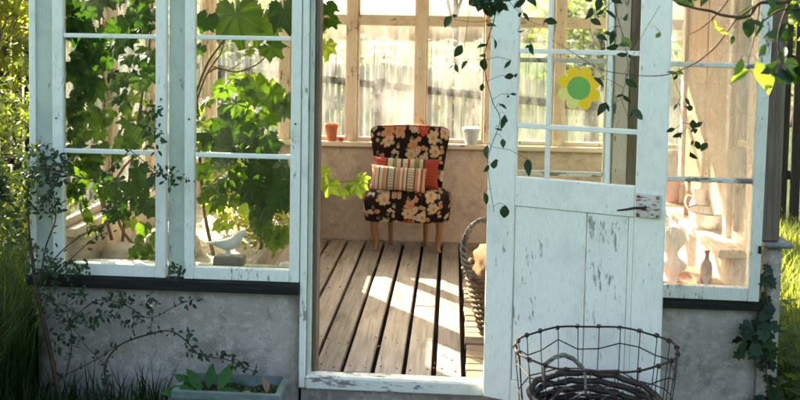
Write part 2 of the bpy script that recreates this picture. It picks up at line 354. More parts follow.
# ------------------------------------------------------------------ mesh helpers
class MB:
    def __init__(s): s.v = []; s.f = []; s.sm = []
    def add(s, vs, fs, smooth=False):
        n = len(s.v); s.v += [tuple(p) for p in vs]; s.f += [tuple(i+n for i in f) for f in fs]; s.sm += [smooth]*len(fs); return s
    def box(s, x0, x1, y0, y1, z0, z1, bev=.003):
        if bev and min(x1-x0, y1-y0, z1-z0) > bev*2.5:
            bm = bmesh.new(); bmesh.ops.create_cube(bm, size=1)
            for v in bm.verts: v.co = ((x0+x1)/2+v.co.x*(x1-x0), (y0+y1)/2+v.co.y*(y1-y0), (z0+z1)/2+v.co.z*(z1-z0))
            bmesh.ops.bevel(bm, geom=bm.edges[:], offset=bev, segments=1, affect='EDGES')
            bm.verts.index_update()
            s.add([v.co[:] for v in bm.verts], [[v.index for v in f.verts] for f in bm.faces]); bm.free()
        else:
            s.add([(x, y, z) for z in (z0, z1) for y in (y0, y1) for x in (x0, x1)],
                  [(0, 2, 3, 1), (4, 5, 7, 6), (0, 1, 5, 4), (2, 6, 7, 3), (0, 4, 6, 2), (1, 3, 7, 5)])
        return s
    def tube(s, pts, r, n=6, cap=True, closed=False):
        pts = [Vector(p) for p in pts]; m = len(pts)
        rs = r if hasattr(r, '__len__') else [r]*m
        vs = []; up = None
        for i, p in enumerate(pts):
            a = pts[(i-1) % m] if closed or i > 0 else p; b = pts[(i+1) % m] if closed or i < m-1 else p
            t = (b-a).normalized() if (b-a).length > 1e-9 else Vector((0, 0, 1))
            if up is None: up = Vector((0, 0, 1)) if abs(t.z) < .9 else Vector((1, 0, 0))
            x = t.cross(up)
            if x.length < 1e-6: x = t.orthogonal()
            x.normalize(); up = x.cross(t).normalized()
            vs += [p + (x*math.cos(2*math.pi*k/n)+up*math.sin(2*math.pi*k/n))*rs[i] for k in range(n)]
        fs = []
        for i in range(m if closed else m-1):
            j = (i+1) % m
            fs += [(i*n+k, i*n+(k+1) % n, j*n+(k+1) % n, j*n+k) for k in range(n)]
        if cap and not closed: fs += [tuple(range(n-1, -1, -1)), tuple((m-1)*n+k for k in range(n))]
        return s.add(vs, fs, True)
    def lathe(s, prof, c=(0, 0, 0), n=20, sx=1, sy=1):
        vs = [(c[0]+r*sx*math.cos(2*math.pi*k/n), c[1]+r*sy*math.sin(2*math.pi*k/n), c[2]+z) for r, z in prof for k in range(n)]
        fs = [(i*n+k, i*n+(k+1) % n, (i+1)*n+(k+1) % n, (i+1)*n+k) for i in range(len(prof)-1) for k in range(n)]
        if prof[0][0] > 1e-4: fs.append(tuple(range(n-1, -1, -1)))
        if prof[-1][0] > 1e-4: fs.append(tuple((len(prof)-1)*n+k for k in range(n)))
        return s.add(vs, fs, True)
    def loft(s, rings, cap=True):
        n = len(rings[0]); vs = [p for r in rings for p in r]
        fs = [(i*n+k, i*n+(k+1) % n, (i+1)*n+(k+1) % n, (i+1)*n+k) for i in range(len(rings)-1) for k in range(n)]
        if cap: fs += [tuple(range(n-1, -1, -1)), tuple((len(rings)-1)*n+k for k in range(n))]
        return s.add(vs, fs, True)
def build(name, mb, m, parent=None, centre=True, ax=None, sub=0, origin=None, local=False):
    V = np.array(mb.v, float).reshape(-1, 3)
    lo, hi = V.min(0), V.max(0)
    o0 = np.array(origin) if origin is not None else ((lo+hi)/2 if centre else np.zeros(3))
    me = bpy.data.meshes.new(name); me.from_pydata((V-o0).tolist(), [], mb.f)
    me.polygons.foreach_set('use_smooth', mb.sm); me.update()
    if ax is None: ax = int(np.argmax(hi-lo))
    me.materials.append(mat(m, ax) if isinstance(m, str) else m)
    ob = bpy.data.objects.new(name, me); COL.objects.link(ob); ob.location = o0
    if sub:
        md = ob.modifiers.new('sub', 'SUBSURF'); md.levels = sub; md.render_levels = sub
    if parent is not None: par(ob, parent, local)
    return ob
WL = {}
def wloc(o):
    p = Vector(o.location)
    while o.parent: o = o.parent; p = o.matrix_basis.to_3x3() @ p + o.location
    return p
def par(ob, parent, local=False):
    ob.parent = parent
    if not local: ob.location = Vector(ob.location) - wloc(parent)
def thing(name, label, cat, loc=(0, 0, 0), group=None):
    o = bpy.data.objects.new(name, None); COL.objects.link(o); o.location = loc; o.empty_display_size = .1
    return tag(o, label, cat, group)
def tag(o, label, cat, group=None):
    o['label'] = label; o['category'] = cat
    if group: o['group'] = group
    return o
def struct(o): o['kind'] = 'structure'; return o
def stuff(o): o['kind'] = 'stuff'; return o
def bx(*a, bev=.003): return MB().box(*a, bev=bev)
def spline(pts, n=6):
    """Catmull-Rom through points"""
    P = [Vector(p) for p in pts]; P = [P[0]*2-P[1]] + P + [P[-1]*2-P[-2]]; out = []
    for i in range(1, len(P)-2):
        for k in range(n):
            t = k/n; a, b, c, d = P[i-1:i+3]
            out.append(.5*((2*b)+(c-a)*t+(2*a-5*b+4*c-d)*t*t+(3*b-a-3*c+d)*t**3))
    return out + [P[-2]]

# leaf templates: lie in XY, tip towards +Y, face +Z, base at the origin
def tmpl_ovate(w_=.5, fold=.12, n=4, point=1.):
    v = [(0, 0, 0)]; f = []
    prof = [(.12, .45), (.38, .95), (.62, .85), (.84, .45)]
    for y, k in prof: v += [(-w_/2*k, y, fold*k*.5), (0, y, -.05*y*y), (w_/2*k, y, fold*k*.5)]
    v.append((0, 1, -.08)); e = len(v)-1
    f += [(0, 2, 1), (0, 3, 2)]
    for i in range(3):
        a = 1+i*3; f += [(a, a+1, a+4, a+3), (a+1, a+2, a+5, a+4)]
    f += [(10, 11, e), (11, 12, e)]
    return np.array(v, float), f
def tmpl_grape(seed):
    r_ = random.Random(seed); out = []
    n = 60; lob = [(0, 1., 26), (50, .90, 24), (-50, .90, 24), (104, .78, 26), (-104, .78, 26), (148, .66, 22), (-148, .66, 22)]
    asy = r_.uniform(-.08, .08)
    for k in range(n+1):
        a = -172 + 344*k/n; rr = .74 - .04*(seed % 3)
        for la, lr, lw in lob: rr = max(rr, lr*math.exp(-((a-la)/lw)**2))
        if abs(a) > 160: rr *= .62
        rr *= 1+(.045 if k % 2 else -.045) + r_.uniform(-.03, .03) + asy*math.sin(math.radians(a))
        out.append((math.radians(a), rr))
    v = [(0, 0, 0)]
    bend = r_.uniform(.15, .50); tw = r_.uniform(-.3, .3); ph = r_.uniform(0, 6)
    def z(x, y):
        an = math.atan2(x, y); q = math.hypot(x, y)
        return -bend*(x*x*.9+y*y*.6) + tw*x*y + .07*q*math.sin(6.9*an+ph)*q - .06*q*math.cos(6.9*an)
    m_ = n+1
    for fr in (.35, .7, 1.):
        for a, rr in out:
            x, y = math.sin(a)*rr*fr, math.cos(a)*rr*fr; v.append((x, y, z(x, y)))
    f = [(0, 1+k+1, 1+k) for k in range(n)]
    for rg in range(2): f += [(1+rg*m_+k, 1+rg*m_+k+1, 1+(rg+1)*m_+k+1, 1+(rg+1)*m_+k) for k in range(n)]
    # petiole
    b = len(v); pt = [(0, 0, 0), (0, -.35, -.10), (.04, -.7, -.32)]
    for p in pt:
        for k in range(3): v.append((p[0]+.018*math.cos(k*2.1), p[1], p[2]+.018*math.sin(k*2.1)))
    for i in range(2): f += [(b+i*3+k, b+i*3+(k+1) % 3, b+i*3+3+(k+1) % 3, b+i*3+3+k) for k in range(3)]
    return np.array(v, float), f
def tmpl_lobed():
    v = [(0, 0, 0)]; pts = [(-.30, -.08), (-.52, .18), (-.30, .36), (-.46, .62), (-.18, .68), (0, 1.)]
    pts = pts + [(-x, y) for x, y in pts[-2::-1]]
    v += [(x, y, .10*abs(x)-.08*y*y) for x, y in pts]; v[0] = (0, .2, -.02)
    f = [(0, i+1, i) for i in range(1, len(pts))] + [(0, 1, len(pts))]
    return np.array(v, float), f
def tmpl_pinnate(pairs=6):
    lv, lf = tmpl_ovate(.5, .05); V = []; Fc = []
    def addl(p, ang, s):
        n = len(V); c, s_ = math.cos(ang), math.sin(ang)
        for x, y, z in lv: V.append((p[0]+s*(c*x-s_*y), p[1]+s*(s_*x+c*y), p[2]+s*z-.02))
        Fc.extend([tuple(i+n for i in f) for f in lf])
    for i in range(pairs):
        y = .2+.7*i/pairs; z = -.25*y*y
        addl((0, y, z), 1.15, .24); addl((0, y, z), -1.15, .24)
    addl((0, .9, -.2), 0, .24)
    return np.array(V, float), Fc
OV = tmpl_ovate(); OVB = tmpl_ovate(.66, .14); LEAFV = [tmpl_ovate(.40, .10), tmpl_ovate(.52, .22), tmpl_ovate(.60, .05), tmpl_ovate(.46, .30), tmpl_ovate(.68, .16)];
for i_, lt in enumerate(LEAFV): lt[0][:, 2] -= (.06, .28, .15, -.12, .22)[i_]*lt[0][:, 1]**2; lt[0][:, 0] += (.06, -.10, .03, .12, -.05)[i_]*lt[0][:, 1]**2
OVN = tmpl_ovate(.34, .08); LOB = tmpl_lobed(); PIN = tmpl_pinnate(); GR = [tmpl_grape(i) for i in range(6)]
def frame(nrm, tip, roll=0.):
    z = Vector(nrm).normalized(); y = Vector(tip) - z*Vector(tip).dot(z)
    if y.length < 1e-4: y = z.orthogonal()
    y.normalize(); x = y.cross(z); return Matrix((x, y, z)).transposed()
def rv(s=1.): return Vector((random.gauss(0, s), random.gauss(0, s), random.gauss(0, s)))
class Leaves:
    """many leaves in one mesh"""
    def __init__(s): s.v = []; s.f = []; s.n = 0
    def add(s, tm, p, nrm, tip, size):
        M = np.array(frame(nrm, tip)); v, f = tm
        s.v.append(v @ M.T * size + np.array(p)); s.f += [tuple(i+s.n for i in q) for q in f]; s.n += len(v)
    def mb(s):
        b = MB(); b.v = np.concatenate(s.v).tolist(); b.f = s.f; b.sm = [True]*len(s.f); return b
LEAFMESH = {}
def leaf_obj(name, tm_key, tm, m, p, nrm, tip, size, parent):
    k = (tm_key, m)
    if k not in LEAFMESH:
        me = bpy.data.meshes.new(name); me.from_pydata(tm[0].tolist(), [], tm[1]); me.polygons.foreach_set('use_smooth', [True]*len(tm[1]))
        me.materials.append(mat(m)); me.update(); LEAFMESH[k] = me
    o = bpy.data.objects.new(name, LEAFMESH[k]); COL.objects.link(o); o.parent = parent
    o.location = Vector(p)-wloc(parent); o.rotation_euler = frame(nrm, tip).to_euler(); o.scale = (size,)*3
    return o

# ================================================================== the setting
GZ = -.22
g = MB(); nn = 40
xs = [-400, -120, -40, -15, -8, -5, -3, -2.2, -1, 0, 1, 1.8, 3, 5, 8, 15, 40, 120, 400]
ys = [-400, -120, -40, -15, -5, 0, 2, 3, 3.9, 5, 6.8, 8, 10, 13, 18, 30, 60, 150, 400]
vs = [(x, y, GZ + (.0 if abs(x) > 60 or abs(y) > 60 else .02*math.sin(x*1.3+y)*math.cos(y*.9))) for y in ys for x in xs]
fs = [(j*len(xs)+i, j*len(xs)+i+1, (j+1)*len(xs)+i+1, (j+1)*len(xs)+i) for j in range(len(ys)-1) for i in range(len(xs)-1)]
g.add(vs, fs, True); struct(build('ground', g, 'ground', centre=False))

XL, XR, YF, YB = -2.0, 1.5, 3.92, 6.70       # outer faces of the room
# floor: dark ground under the boards, each plank and short board its own piece
fl = struct(build('wooden_floor', bx(XL+.06, XR-.06, YF+.02, YB-.02, -.20, -.045, bev=0), 'under'))
PITCHX = .1462; gx = -.2055
for k in range(-6, 2):
    x0 = gx + PITCHX*k + .0115 + random.uniform(-.003, .003); x1 = gx + PITCHX*(k+1) - .0115 + random.uniform(-.003, .003)
    y0 = YF+.035; cuts = [y0, YB-.06]
    if k in (-5, -2, 0): cuts = [y0, y0+random.uniform(.9, 1.9), YB-.06]
    for a, b in zip(cuts[:-1], cuts[1:]):
        dz = random.uniform(-.004, .003)
        build('plank', bx(x0, x1, a+.002, b-.002, -.038+dz, dz, bev=.004), 'plank', fl, ax=1)
y = YF+.04; k = 0
while y < YB-.1:
    wd = .088 + random.uniform(-.008, .008)
    build('short_board', bx(.099+random.uniform(-.006, .006), .62+random.uniform(-.02, .02), y+.004, y+wd-.004, -.04, random.uniform(-.006, .002), bev=.004), 'board', fl, ax=0)
    y += wd; k += 1
struct(build('doorstep', bx(-.80, 1.05, 3.08, 3.80, GZ-.05, -.105, bev=.012), 'stone'))

# ------------------------------------------------------------------ the garden room
room = thing('garden_house', 'weathered white garden house with paned windows and an open door', 'building', (-.25, YF, GZ))
def rb(name, m, *a, bev=.003, ax=None, parent=room): return build(name, bx(*a, bev=bev), m, parent, ax=ax)
def rough_wall(name, m, x0, x1, y0, y1, z0, z1, parent=room, amp=.006, seed=0):
    """plastered masonry block with a slightly uneven face"""
    bm = bmesh.new(); bmesh.ops.create_cube(bm, size=1)
    for v in bm.verts: v.co = ((x0+x1)/2+v.co.x*(x1-x0), (y0+y1)/2+v.co.y*(y1-y0), (z0+z1)/2+v.co.z*(z1-z0))
    bmesh.ops.bevel(bm, geom=bm.edges[:], offset=.012, segments=2, affect='EDGES')
    for _ in range(4): bmesh.ops.subdivide_edges(bm, edges=[e for e in bm.edges if e.calc_length() > .10], cuts=1, use_grid_fill=True)
    from mathutils import noise as nz
    for v in bm.verts:
        d = nz.noise(Vector(v.co)*3.1+Vector((seed, 0, 0)))*amp + nz.noise(Vector(v.co)*9)*amp*.4
        v.co += v.normal*d if False else Vector((0, -d if y1-y0 < x1-x0 else 0, 0)) + Vector((d if y1-y0 >= x1-x0 else 0, 0, 0))
    bm.verts.index_update(); b = MB(); b.add([v.co[:] for v in bm.verts], [[v.index for v in f.verts] for f in bm.faces], True); bm.free()
    return build(name, b, m, parent)
SILL = .44
# masonry plinth
rough_wall('plinth_wall', 'plaster_out', XL+.02, -.688, YF+.012, YF+.20, GZ-.1, .385)
rough_wall('plinth_wall', 'plaster_out', .262, 1.43, YF+.012, YF+.18, GZ-.1, .385, seed=4)
rough_wall('pier', 'plaster_out', 1.428, 1.515, YF-.004, YF+.16, GZ-.1, .675, amp=.004)
rb('pier_cap', 'stone', 1.425, 1.555, YF-.035, YF+.14, .676, .700, bev=.008)
rough_wall('back_wall', 'plaster_in', XL+.05, XR-.05, YB-.09, YB+.04, GZ-.1, .735, amp=.004)
rough_wall('side_wall', 'plaster_in', XL+.005, XL+.12, YF+.205, YB-.095, GZ-.1, .56, amp=.004)
rough_wall('side_wall', 'plaster_in', XR-.12, XR-.005, YF+.205, YB-.095, GZ-.1, .56, amp=.004)
# front timbers
TOP = 2.12
rb('corner_post', 'paint_post', XL, -1.882, YF-.012, YF+.10, .441, TOP, bev=.006)
rb('corner_strip', 'paint', XL+.004, -1.965, YF-.024, YF-.013, .441, TOP)
rb('post', 'paint_post', -1.328, -1.247, YF-.004, YF+.10, .441, TOP, bev=.005)
rb('door_jamb', 'paint', -.692, -.662, YF-.030, YF+.11, -.06, TOP, bev=.004)
rb('door_jamb', 'paint_post', -.660, -.640, YF-.012, YF+.11, -.06, TOP, bev=.004)
rb('door_stop', 'grey_wood', -.639, -.618, YF+.02, YF+.11, -.06, TOP, bev=.003)
rb('door_jamb', 'paint', .180, .258, YF-.012, YF+.11, -.06, TOP, bev=.004)
rb('post', 'paint_inside', .742, .806, YF+.0, YF+.10, .441, TOP, bev=.004)
rb('post', 'grey_wood', .8085, .862, YF-.006, YF+.09, .441, TOP, bev=.004)
rb('corner_post', 'grey_wood', 1.412, 1.497, YF-.010, YF+.10, .702, TOP, bev=.006)
rb('sill_shadow', 'sill_shade', XL-.005, -.694, YF-.045, YF+.16, .386, .4405, bev=.006)  # near-black strips stand in for the shadow under the sashes
rb('sill_shadow', 'sill_shade', .2605, 1.426, YF-.035, YF+.16, .386, .4405, bev=.006)
rb('threshold', 'paint_worn', -.66, .178, YF-.04, YF+.033, -.062, .003, bev=.008)
rb('threshold_base', 'plaster_out', -.685, .26, YF-.005, YF+.03, -.30, -.064, bev=.004)
rb('lintel', 'paint', XL, XR, YF-.01, YF+.10, TOP+.002, TOP+.14)
# roof
rf = MB(); rf.add([(XL-.2, YF-.18, 2.33), (XR+.2, YF-.18, 2.33), (XR+.2, YB+.2, 2.62), (XL-.2, YB+.2, 2.62), (XL-.2, YF-.18, 2.38), (XR+.2, YF-.18, 2.38), (XR+.2, YB+.2, 2.67), (XL-.2, YB+.2, 2.67)],
                  [(3, 2, 1, 0), (4, 5, 6, 7), (0, 1, 5, 4), (1, 2, 6, 5), (2, 3, 7, 6), (3, 0, 4, 7)])
build('roof', rf, 'roof', room)
for x in (-1.94, -1.1, -.25, .6, 1.44):
    r = MB(); r.add([(x-.03, YF-.1, 2.265), (x+.03, YF-.1, 2.265), (x+.03, YB+.1, 2.535), (x-.03, YB+.1, 2.535), (x-.03, YF-.1, 2.337), (x+.03, YF-.1, 2.337), (x+.03, YB+.1, 2.61), (x-.03, YB+.1, 2.61)],
                    [(3, 2, 1, 0), (4, 5, 6, 7), (0, 1, 5, 4), (1, 2, 6, 5), (2, 3, 7, 6), (3, 0, 4, 7)])
    build('rafter', r, 'paint_inside', room)

def sash(name, x0, x1, z0, z1, y, bars, stile=.048, brail=.058, thick=.04, m='paint', gm='glass', vbars=(), parent=room, skew=0., bar=.021, axis='x', trail=.05):
    """framed window in a wall running along x (or y): frame mesh, glazing bars and panes as children"""
    f = MB()
    def q(u0, u1, v0, v1, w0, w1, bev=.003, mb=None):
        t = mb or MB()
        if axis == 'x': t.box(u0, u1, w0, w1, v0, v1, bev)
        else: t.box(w0, w1, u0, u1, v0, v1, bev)
        return t
    q(x0, x0+stile, z0, z1, y, y+thick, mb=f); q(x1-stile, x1, z0, z1, y, y+thick, mb=f)
    q(x0+stile+.0005, x1-stile-.0005, z0, z0+brail, y+.002, y+thick, mb=f); q(x0+stile+.0005, x1-stile-.0005, z1-trail, z1, y+.002, y+thick, mb=f)
    fr = build(name, f, m, parent, ax=2)
    zs = [z0+brail] + [b for b in bars] + [z1-trail]
    for b in bars: build('glazing_bar', q(x0+stile+.001, x1-stile-.001, b-bar/2, b+bar/2, y+.006, y+thick-.004), m, fr)
    us = [x0+stile] + list(vbars) + [x1-stile]
    for a, b in zip(zs[:-1], zs[1:]):
        lo = a + (bar/2 if a != zs[0] else 0); hi = b - (bar/2 if b != zs[-1] else 0)
        for vb in vbars: build('glazing_bar', q(vb-bar/2, vb+bar/2, lo+.001, hi-.001, y+.007, y+thick-.005), m, fr)
        for c, d in zip(us[:-1], us[1:]):
            l2 = c + (bar/2 if c != us[0] else 0); h2 = d - (bar/2 if d != us[-1] else 0)
            p = MB()
            yy = y+thick*.55
            if axis == 'x': p.add([(l2, yy, lo), (h2, yy, lo), (h2, yy, hi), (l2, yy, hi)], [(0, 1, 2, 3)])
            else: p.add([(yy, l2, lo), (yy, h2, lo), (yy, h2, hi), (yy, l2, hi)], [(0, 1, 2, 3)])
            build('pane', p, gm, fr)
    return fr
w1 = sash('window', -1.878, -1.332, .443, 2.10, YF-.035, (1.581, 1.035), .050)
w2 = sash('window', -1.243, -.696, .443, 2.10, YF-.035, (1.583, 1.032), .046)
for wn, x in ((w1, -1.353), (w1, -1.353), (w2, -.716)):
    pass
w3 = sash('window', .866, 1.408, .438, 2.08, YF-.055, (1.500, .982), .050, .060, m='paint_worn', gm='glass_warm')
w3.rotation_euler.y = rad(.5)
w4 = sash('window', .262, .738, .443, 2.10, YF+.02, (1.505, .98), .035, .05, m='paint_worn', gm='glass')
# nails and catches on the left sashes
for wn, x, z in ((w1, -1.353, 1.29), (w1, -1.857, 1.19), (w2, -.719, 1.19), (w2, -1.22, 1.20)):
    c = MB().lathe([(.0, -.004), (.0045, -.003), (.004, 0)], (0, 0, 0), 8)
    c.v = [(x+a, YF-.0365+cz, z+b) for a, b, cz in c.v]; build('nail', c, 'iron', wn)
for z in (.66,): build('hinge', bx(1.392, 1.405, YF-.064, YF-.0555, z, z+.035, bev=.002), 'iron', w3)
# back windows
bp = [-1.93, -1.315, -.782, -.243, .290, .825, 1.40]
for i, x in enumerate(bp):
    hw = .036 if i not in (0, 6) else .05
    rb('post', 'paint_inside', x-hw, x+hw, YB-.08, YB+.02, .776, TOP+.3)
for a, b in zip(bp[:-1], bp[1:]):
    sash('window', a+.038, b-.038, .777, 2.25, YB-.055, (1.73,), .016, .030, .035, 'paint_inside', 'glass_dusty', bar=.082)
build('catch', MB().box(-.268, -.245, YB-.095, YB-.081, 1.44, 1.50, .002).box(-.262, -.251, YB-.11, YB-.0955, 1.455, 1.468, .001), 'bluepot', room)
rb('inner_sill', 'paint_inside', XL+.06, XR-.06, YB-.13, YB-.04, .737, .775, bev=.006)
# side windows
lp = [4.05, 4.72, 5.39, 6.06, 6.62]
for yy in lp: rb('post', 'paint_inside', XL+.01, XL+.09, yy-.04, yy+.04, .605, TOP+.22)
for a, b in zip(lp[:-1], lp[1:]):
    sash('window', a+.042, b-.042, .606, 2.2, XL+.03, (1.58, 1.08), .03, .04, .035, 'paint_inside', 'glass_side', axis='y', bar=.024)
rb('inner_sill', 'paint_inside', XL+.02, XL+.125, YF+.21, YB-.21, .562, .604, bev=.005)
rp = [(4.08, .04), (4.42, .03), (5.30, .03), (6.02, .04), (6.62, .04)]
for yy, hw in rp: rb('post', 'paint_inside', XR-.09, XR-.01, yy-hw, yy+hw, .605, TOP+.22)
for a, b in ((0, 1), (2, 3), (3, 4)):
    sash('window', rp[a][0]+rp[a][1]+.002, rp[b][0]-rp[b][1]-.002, .606, 2.2, XR-.065, (1.62,) if a else (1.10,), .03, .04, .035, 'paint_inside', 'glass_side', axis='y', bar=.03)
for i in range(4): rb('wall_board', 'tan_board', XR-.075+.004*(i % 2), XR-.035, 4.453+i*.2055, 4.453+i*.2055+.2025, .606, TOP+.2, ax=2)
rb('inner_sill', 'paint_inside', XR-.20, XR-.02, YF+.21, YB-.21, .562, .604, bev=.005)

# ------------------------------------------------------------------ the open door (its own frame: u along the leaf, z up)
HINGE = Vector((.165, 3.87, 0)); TILT = rad(-20)
d = MB(); T = .038
d.box(.012, .1415, -T/2, T/2, -.045, 2.06, .004); d.box(.665, .7885, -T/2, T/2, -.045, 2.06, .004)
d.box(.142, .6645, -T/2+.001, T/2-.001, .853, .985, .003); d.box(.142, .6645, -T/2+.001, T/2-.001, 1.93, 2.06, .003); d.box(.142, .6645, -T/2+.001, T/2-.001, -.045, .055, .003)
door = build('door', d, 'paint_door', None, origin=(0, 0, 0), ax=2); door.parent = room
door.location = HINGE - wloc(room); door.rotation_euler = (0, 0, TILT)
def dp(name, m, *a, bev=.002, ax=None): return build(name, bx(*a, bev=bev), m, door, local=True, ax=ax)
dp('panel', 'paint_door', .1455, .4625, -.013, .008, .057, .851); dp('panel', 'paint_door', .4665, .6405, -.0135, .008, .057, .851)
dp('panel_strip', 'paint_door', .6425, .6640, -.016, .012, .057, .851)
vb, hb = (.281, .5435), (1.548, 1.215)
for z in hb: dp('glazing_bar', 'paint_door', .1425, .6642, -.015, .013, z-.0105, z+.0105)
zz = [.985, 1.215, 1.548, 1.93]; uu = [.1418, .281, .5435, .6648]
for i in range(3):
    lo = zz[i]+(.0115 if i else .001); hi = zz[i+1]-(.0115 if i < 2 else .001)
    for u in vb: dp('glazing_bar', 'paint_door', u-.0095, u+.0095, -.0145, .012, lo, hi)
    for j in range(3):
        p = MB(); a, b = uu[j]+(.009 if j else 0), uu[j+1]-(.009 if j < 2 else 0)
        p.add([(a, .001, lo), (b, .001, lo), (b, .001, hi), (a, .001, hi)], [(0, 1, 2, 3)]); build('pane', p, 'glass', door, local=True)
pl = dp('lock_plate', 'plate_paint', .672, .770, -.031, -.0195, .858, .960, ax=0)
k = MB().tube([(.712, -.034, .905), (.712, -.06, .904)], .006, 8).tube([(.716, -.058, .905), (.672, -.062, .902), (.640, -.064, .893), (.600, -.060, .884)], [.007, .006, .005, .0035], 8)
build('handle', k, 'iron', door, local=True)
for u, z in ((.682, .947), (.760, .947), (.682, .870), (.760, .870)):
    sc = MB().lathe([(.0, -.004), (.006, -.002), (.006, .002)], n=8); sc.v = [(u+a, -.0325+c, z+b) for a, b, c in sc.v]
    build('screw', sc, 'rust', door, local=True)
for z in (1.80,): dp('hinge', 'iron', -.012, .030, -.0245, -.0195, z, z+.10)

# flower sticker on the door glass (flat print, built at its real place)
M_d = Matrix.Translation(HINGE) @ Matrix.Rotation(TILT, 4, 'Z')
st = thing('flower_sticker', 'yellow daisy sticker with green centre on the door pane', 'sticker', M_d @ Vector((.412, -.004, 1.296)))
st.rotation_euler = (0, 0, TILT)
for i in range(8):
    a = math.pi/8+i*math.pi/4; p = []
    for k in range(16):
        t = 2*math.pi*k/16; rr, tt = .067+.0300*math.cos(t), .0272*math.sin(t)*(1+.16*math.cos(t))
        p.append((math.cos(a)*rr-math.sin(a)*tt, math.sin(a)*rr+math.cos(a)*tt+.096))
    b = MB(); n = len(p); y0, y1 = -.0004-.00005*(i % 2), .0004
    b.add([(x, y0, z) for x, z in p]+[(x, y1, z) for x, z in p], [tuple(range(n)), tuple(range(2*n-1, n-1, -1))]+[(k, k+n, (k+1) % n+n, (k+1) % n) for k in range(n)])
    build('petal', b, 'sticker_pale' if i in (4, 5) else 'sticker_yellow', st, local=True)
b = MB(); n = 32; p = [(.0505*math.cos(2*math.pi*k/n), .0505*math.sin(2*math.pi*k/n)+.096) for k in range(n)]
b.add([(x, -.0012, z) for x, z in p]+[(x, -.0006, z) for x, z in p], [tuple(range(n)), tuple(range(2*n-1, n-1, -1))]+[(k, k+n, (k+1) % n+n, (k+1) % n) for k in range(n)])
build('flower_centre', b, 'sticker_green', st, local=True)

# ================================================================== furniture and things inside
def sup(hx, hy, n=28, p=4., c=(0, 0), z=0.):
    out = []
    for k in range(n):
        t = 2*math.pi*k/n; a, b = math.cos(t), math.sin(t)
        out.append((c[0]+hx*math.copysign(abs(a)**(2/p), a), c[1]+hy*math.copysign(abs(b)**(2/p), b), z))
    return out
CX, CY = -.312, 6.30
ch = thing('armless_chair', 'dark floral upholstered armless chair on light curved legs', 'chair', (CX, CY, 0))
# seat
rings = []
for z, e, p in ((.245, .030, 4), (.25, .008, 5), (.27, .0, 5), (.33, -.004, 5), (.40, -.008, 5), (.435, -.002, 5), (.452, .018, 4.5), (.463, .06, 4), (.470, .12, 3.5), (.474, .19, 3)):
    rings.append([(CX+x, y, z+(.012*math.cos((x)*4) if z > .44 else 0)) for x, y, _ in sup(.318-e, max(.185-e, .01), 36, p, (0, CY-.01))])
build('seat', MB().loft(rings), 'floral', ch)
# backrest: flared, corners rounded, sides curving a little forward
rings = []
for z, hw, th in ((.34, .235, .05), (.38, .25, .06), (.50, .256, .062), (.62, .265, .062), (.74, .282, .060), (.82, .297, .058), (.87, .304, .055), (.897, .302, .05), (.912, .292, .042), (.921, .272, .030), (.925, .24, .014)):
    yc = CY+.155+.16*(z-.36)
    rings.append([(CX+x, y-.075*(abs(x)/.30)**2.5+.0, z-.012*(x/.3)**2) for x, y, _ in sup(hw, th, 44, 3.4, (0, yc))])
bk = build('backrest', MB().loft(rings), 'floral', ch)
pp = []
for r in rings[1:]:
    q = min(r, key=lambda p: p[0]); pp.append((q[0]+.006, q[1]-.012, q[2]))
pr = [(2*CX-x, y, z) for x, y, z in pp][::-1]
top = [(CX+x, CY+.155+.16*.555-.048-.075*(abs(x)/.30)**2.5, .922-.012*(x/.3)**2) for x in (-.2, -.1, 0, .1, .2)]
build('piping', MB().tube(spline(pp+top+pr, 2), .0055, 6), 'bottle', bk)
for sx in (-1, 1):
    x = CX+sx*.232; y = CY-.03
    path = [(x, y+.01, .265), (x+sx*.012, y-.012, .215), (x+sx*.012, y-.014, .16), (x+sx*.002, y-.002, .09), (x, y, .04), (x+sx*.006, y-.012, .008), (x+sx*.008, y-.016, 0)]
    build('leg', MB().tube(spline(path, 3), [.034-.0012*i if i < 12 else .0195 if i < 17 else .022 for i in range(19)], 10), 'leg_wood', ch, ax=2)
    x = CX+sx*.135; y = CY+.13
    build('leg', MB().tube(spline([(x, y, .26), (x, y+.01, .14), (x, y+.045, 0)], 4), [.021-.0006*i for i in range(9)], 8), 'leg_wood', ch, ax=2)
def cushion(label, m, c, w_, h, t, tilt, roll, p=3.):
    b = MB(); n = 22; vs = []; fs = []
    for side in (1, -1):
        for j in range(n+1):
            for i in range(n+1):
                u, v = i/n*2-1, j/n*2-1
                k = (1-abs(u)**p)*(1-abs(v)**p); pin = 1-.07*(v*v)*(1-abs(u))-0
                vs.append((u*w_/2*(1-.06*(1-v*v)*abs(u)), side*t/2*max(k, 0)**.55, v*h/2*(1-.08*(1-u*u))))
    m1 = (n+1)**2
    for j in range(n):
        for i in range(n):
            a = j*(n+1)+i; fs += [(a, a+1, a+n+2, a+n+1), (m1+a, m1+a+n+1, m1+a+n+2, m1+a+1)]
    b.add(vs, fs, True); o = build('cushion', b, m, origin=(0, 0, 0)); o.location = c; o.rotation_euler = (tilt, roll, 0)
    return tag(o, label, 'cushion')
cushion('striped orange and cream woven cushion in front on the chair', 'cushion_front', (-.377, 6.175, .562), .415, .185, .11, rad(-22), rad(3))
cushion('red, green and cream cushion behind the striped one', 'cushion_back', (-.328, 6.275, .588), .50, .235, .12, rad(-20), rad(1))

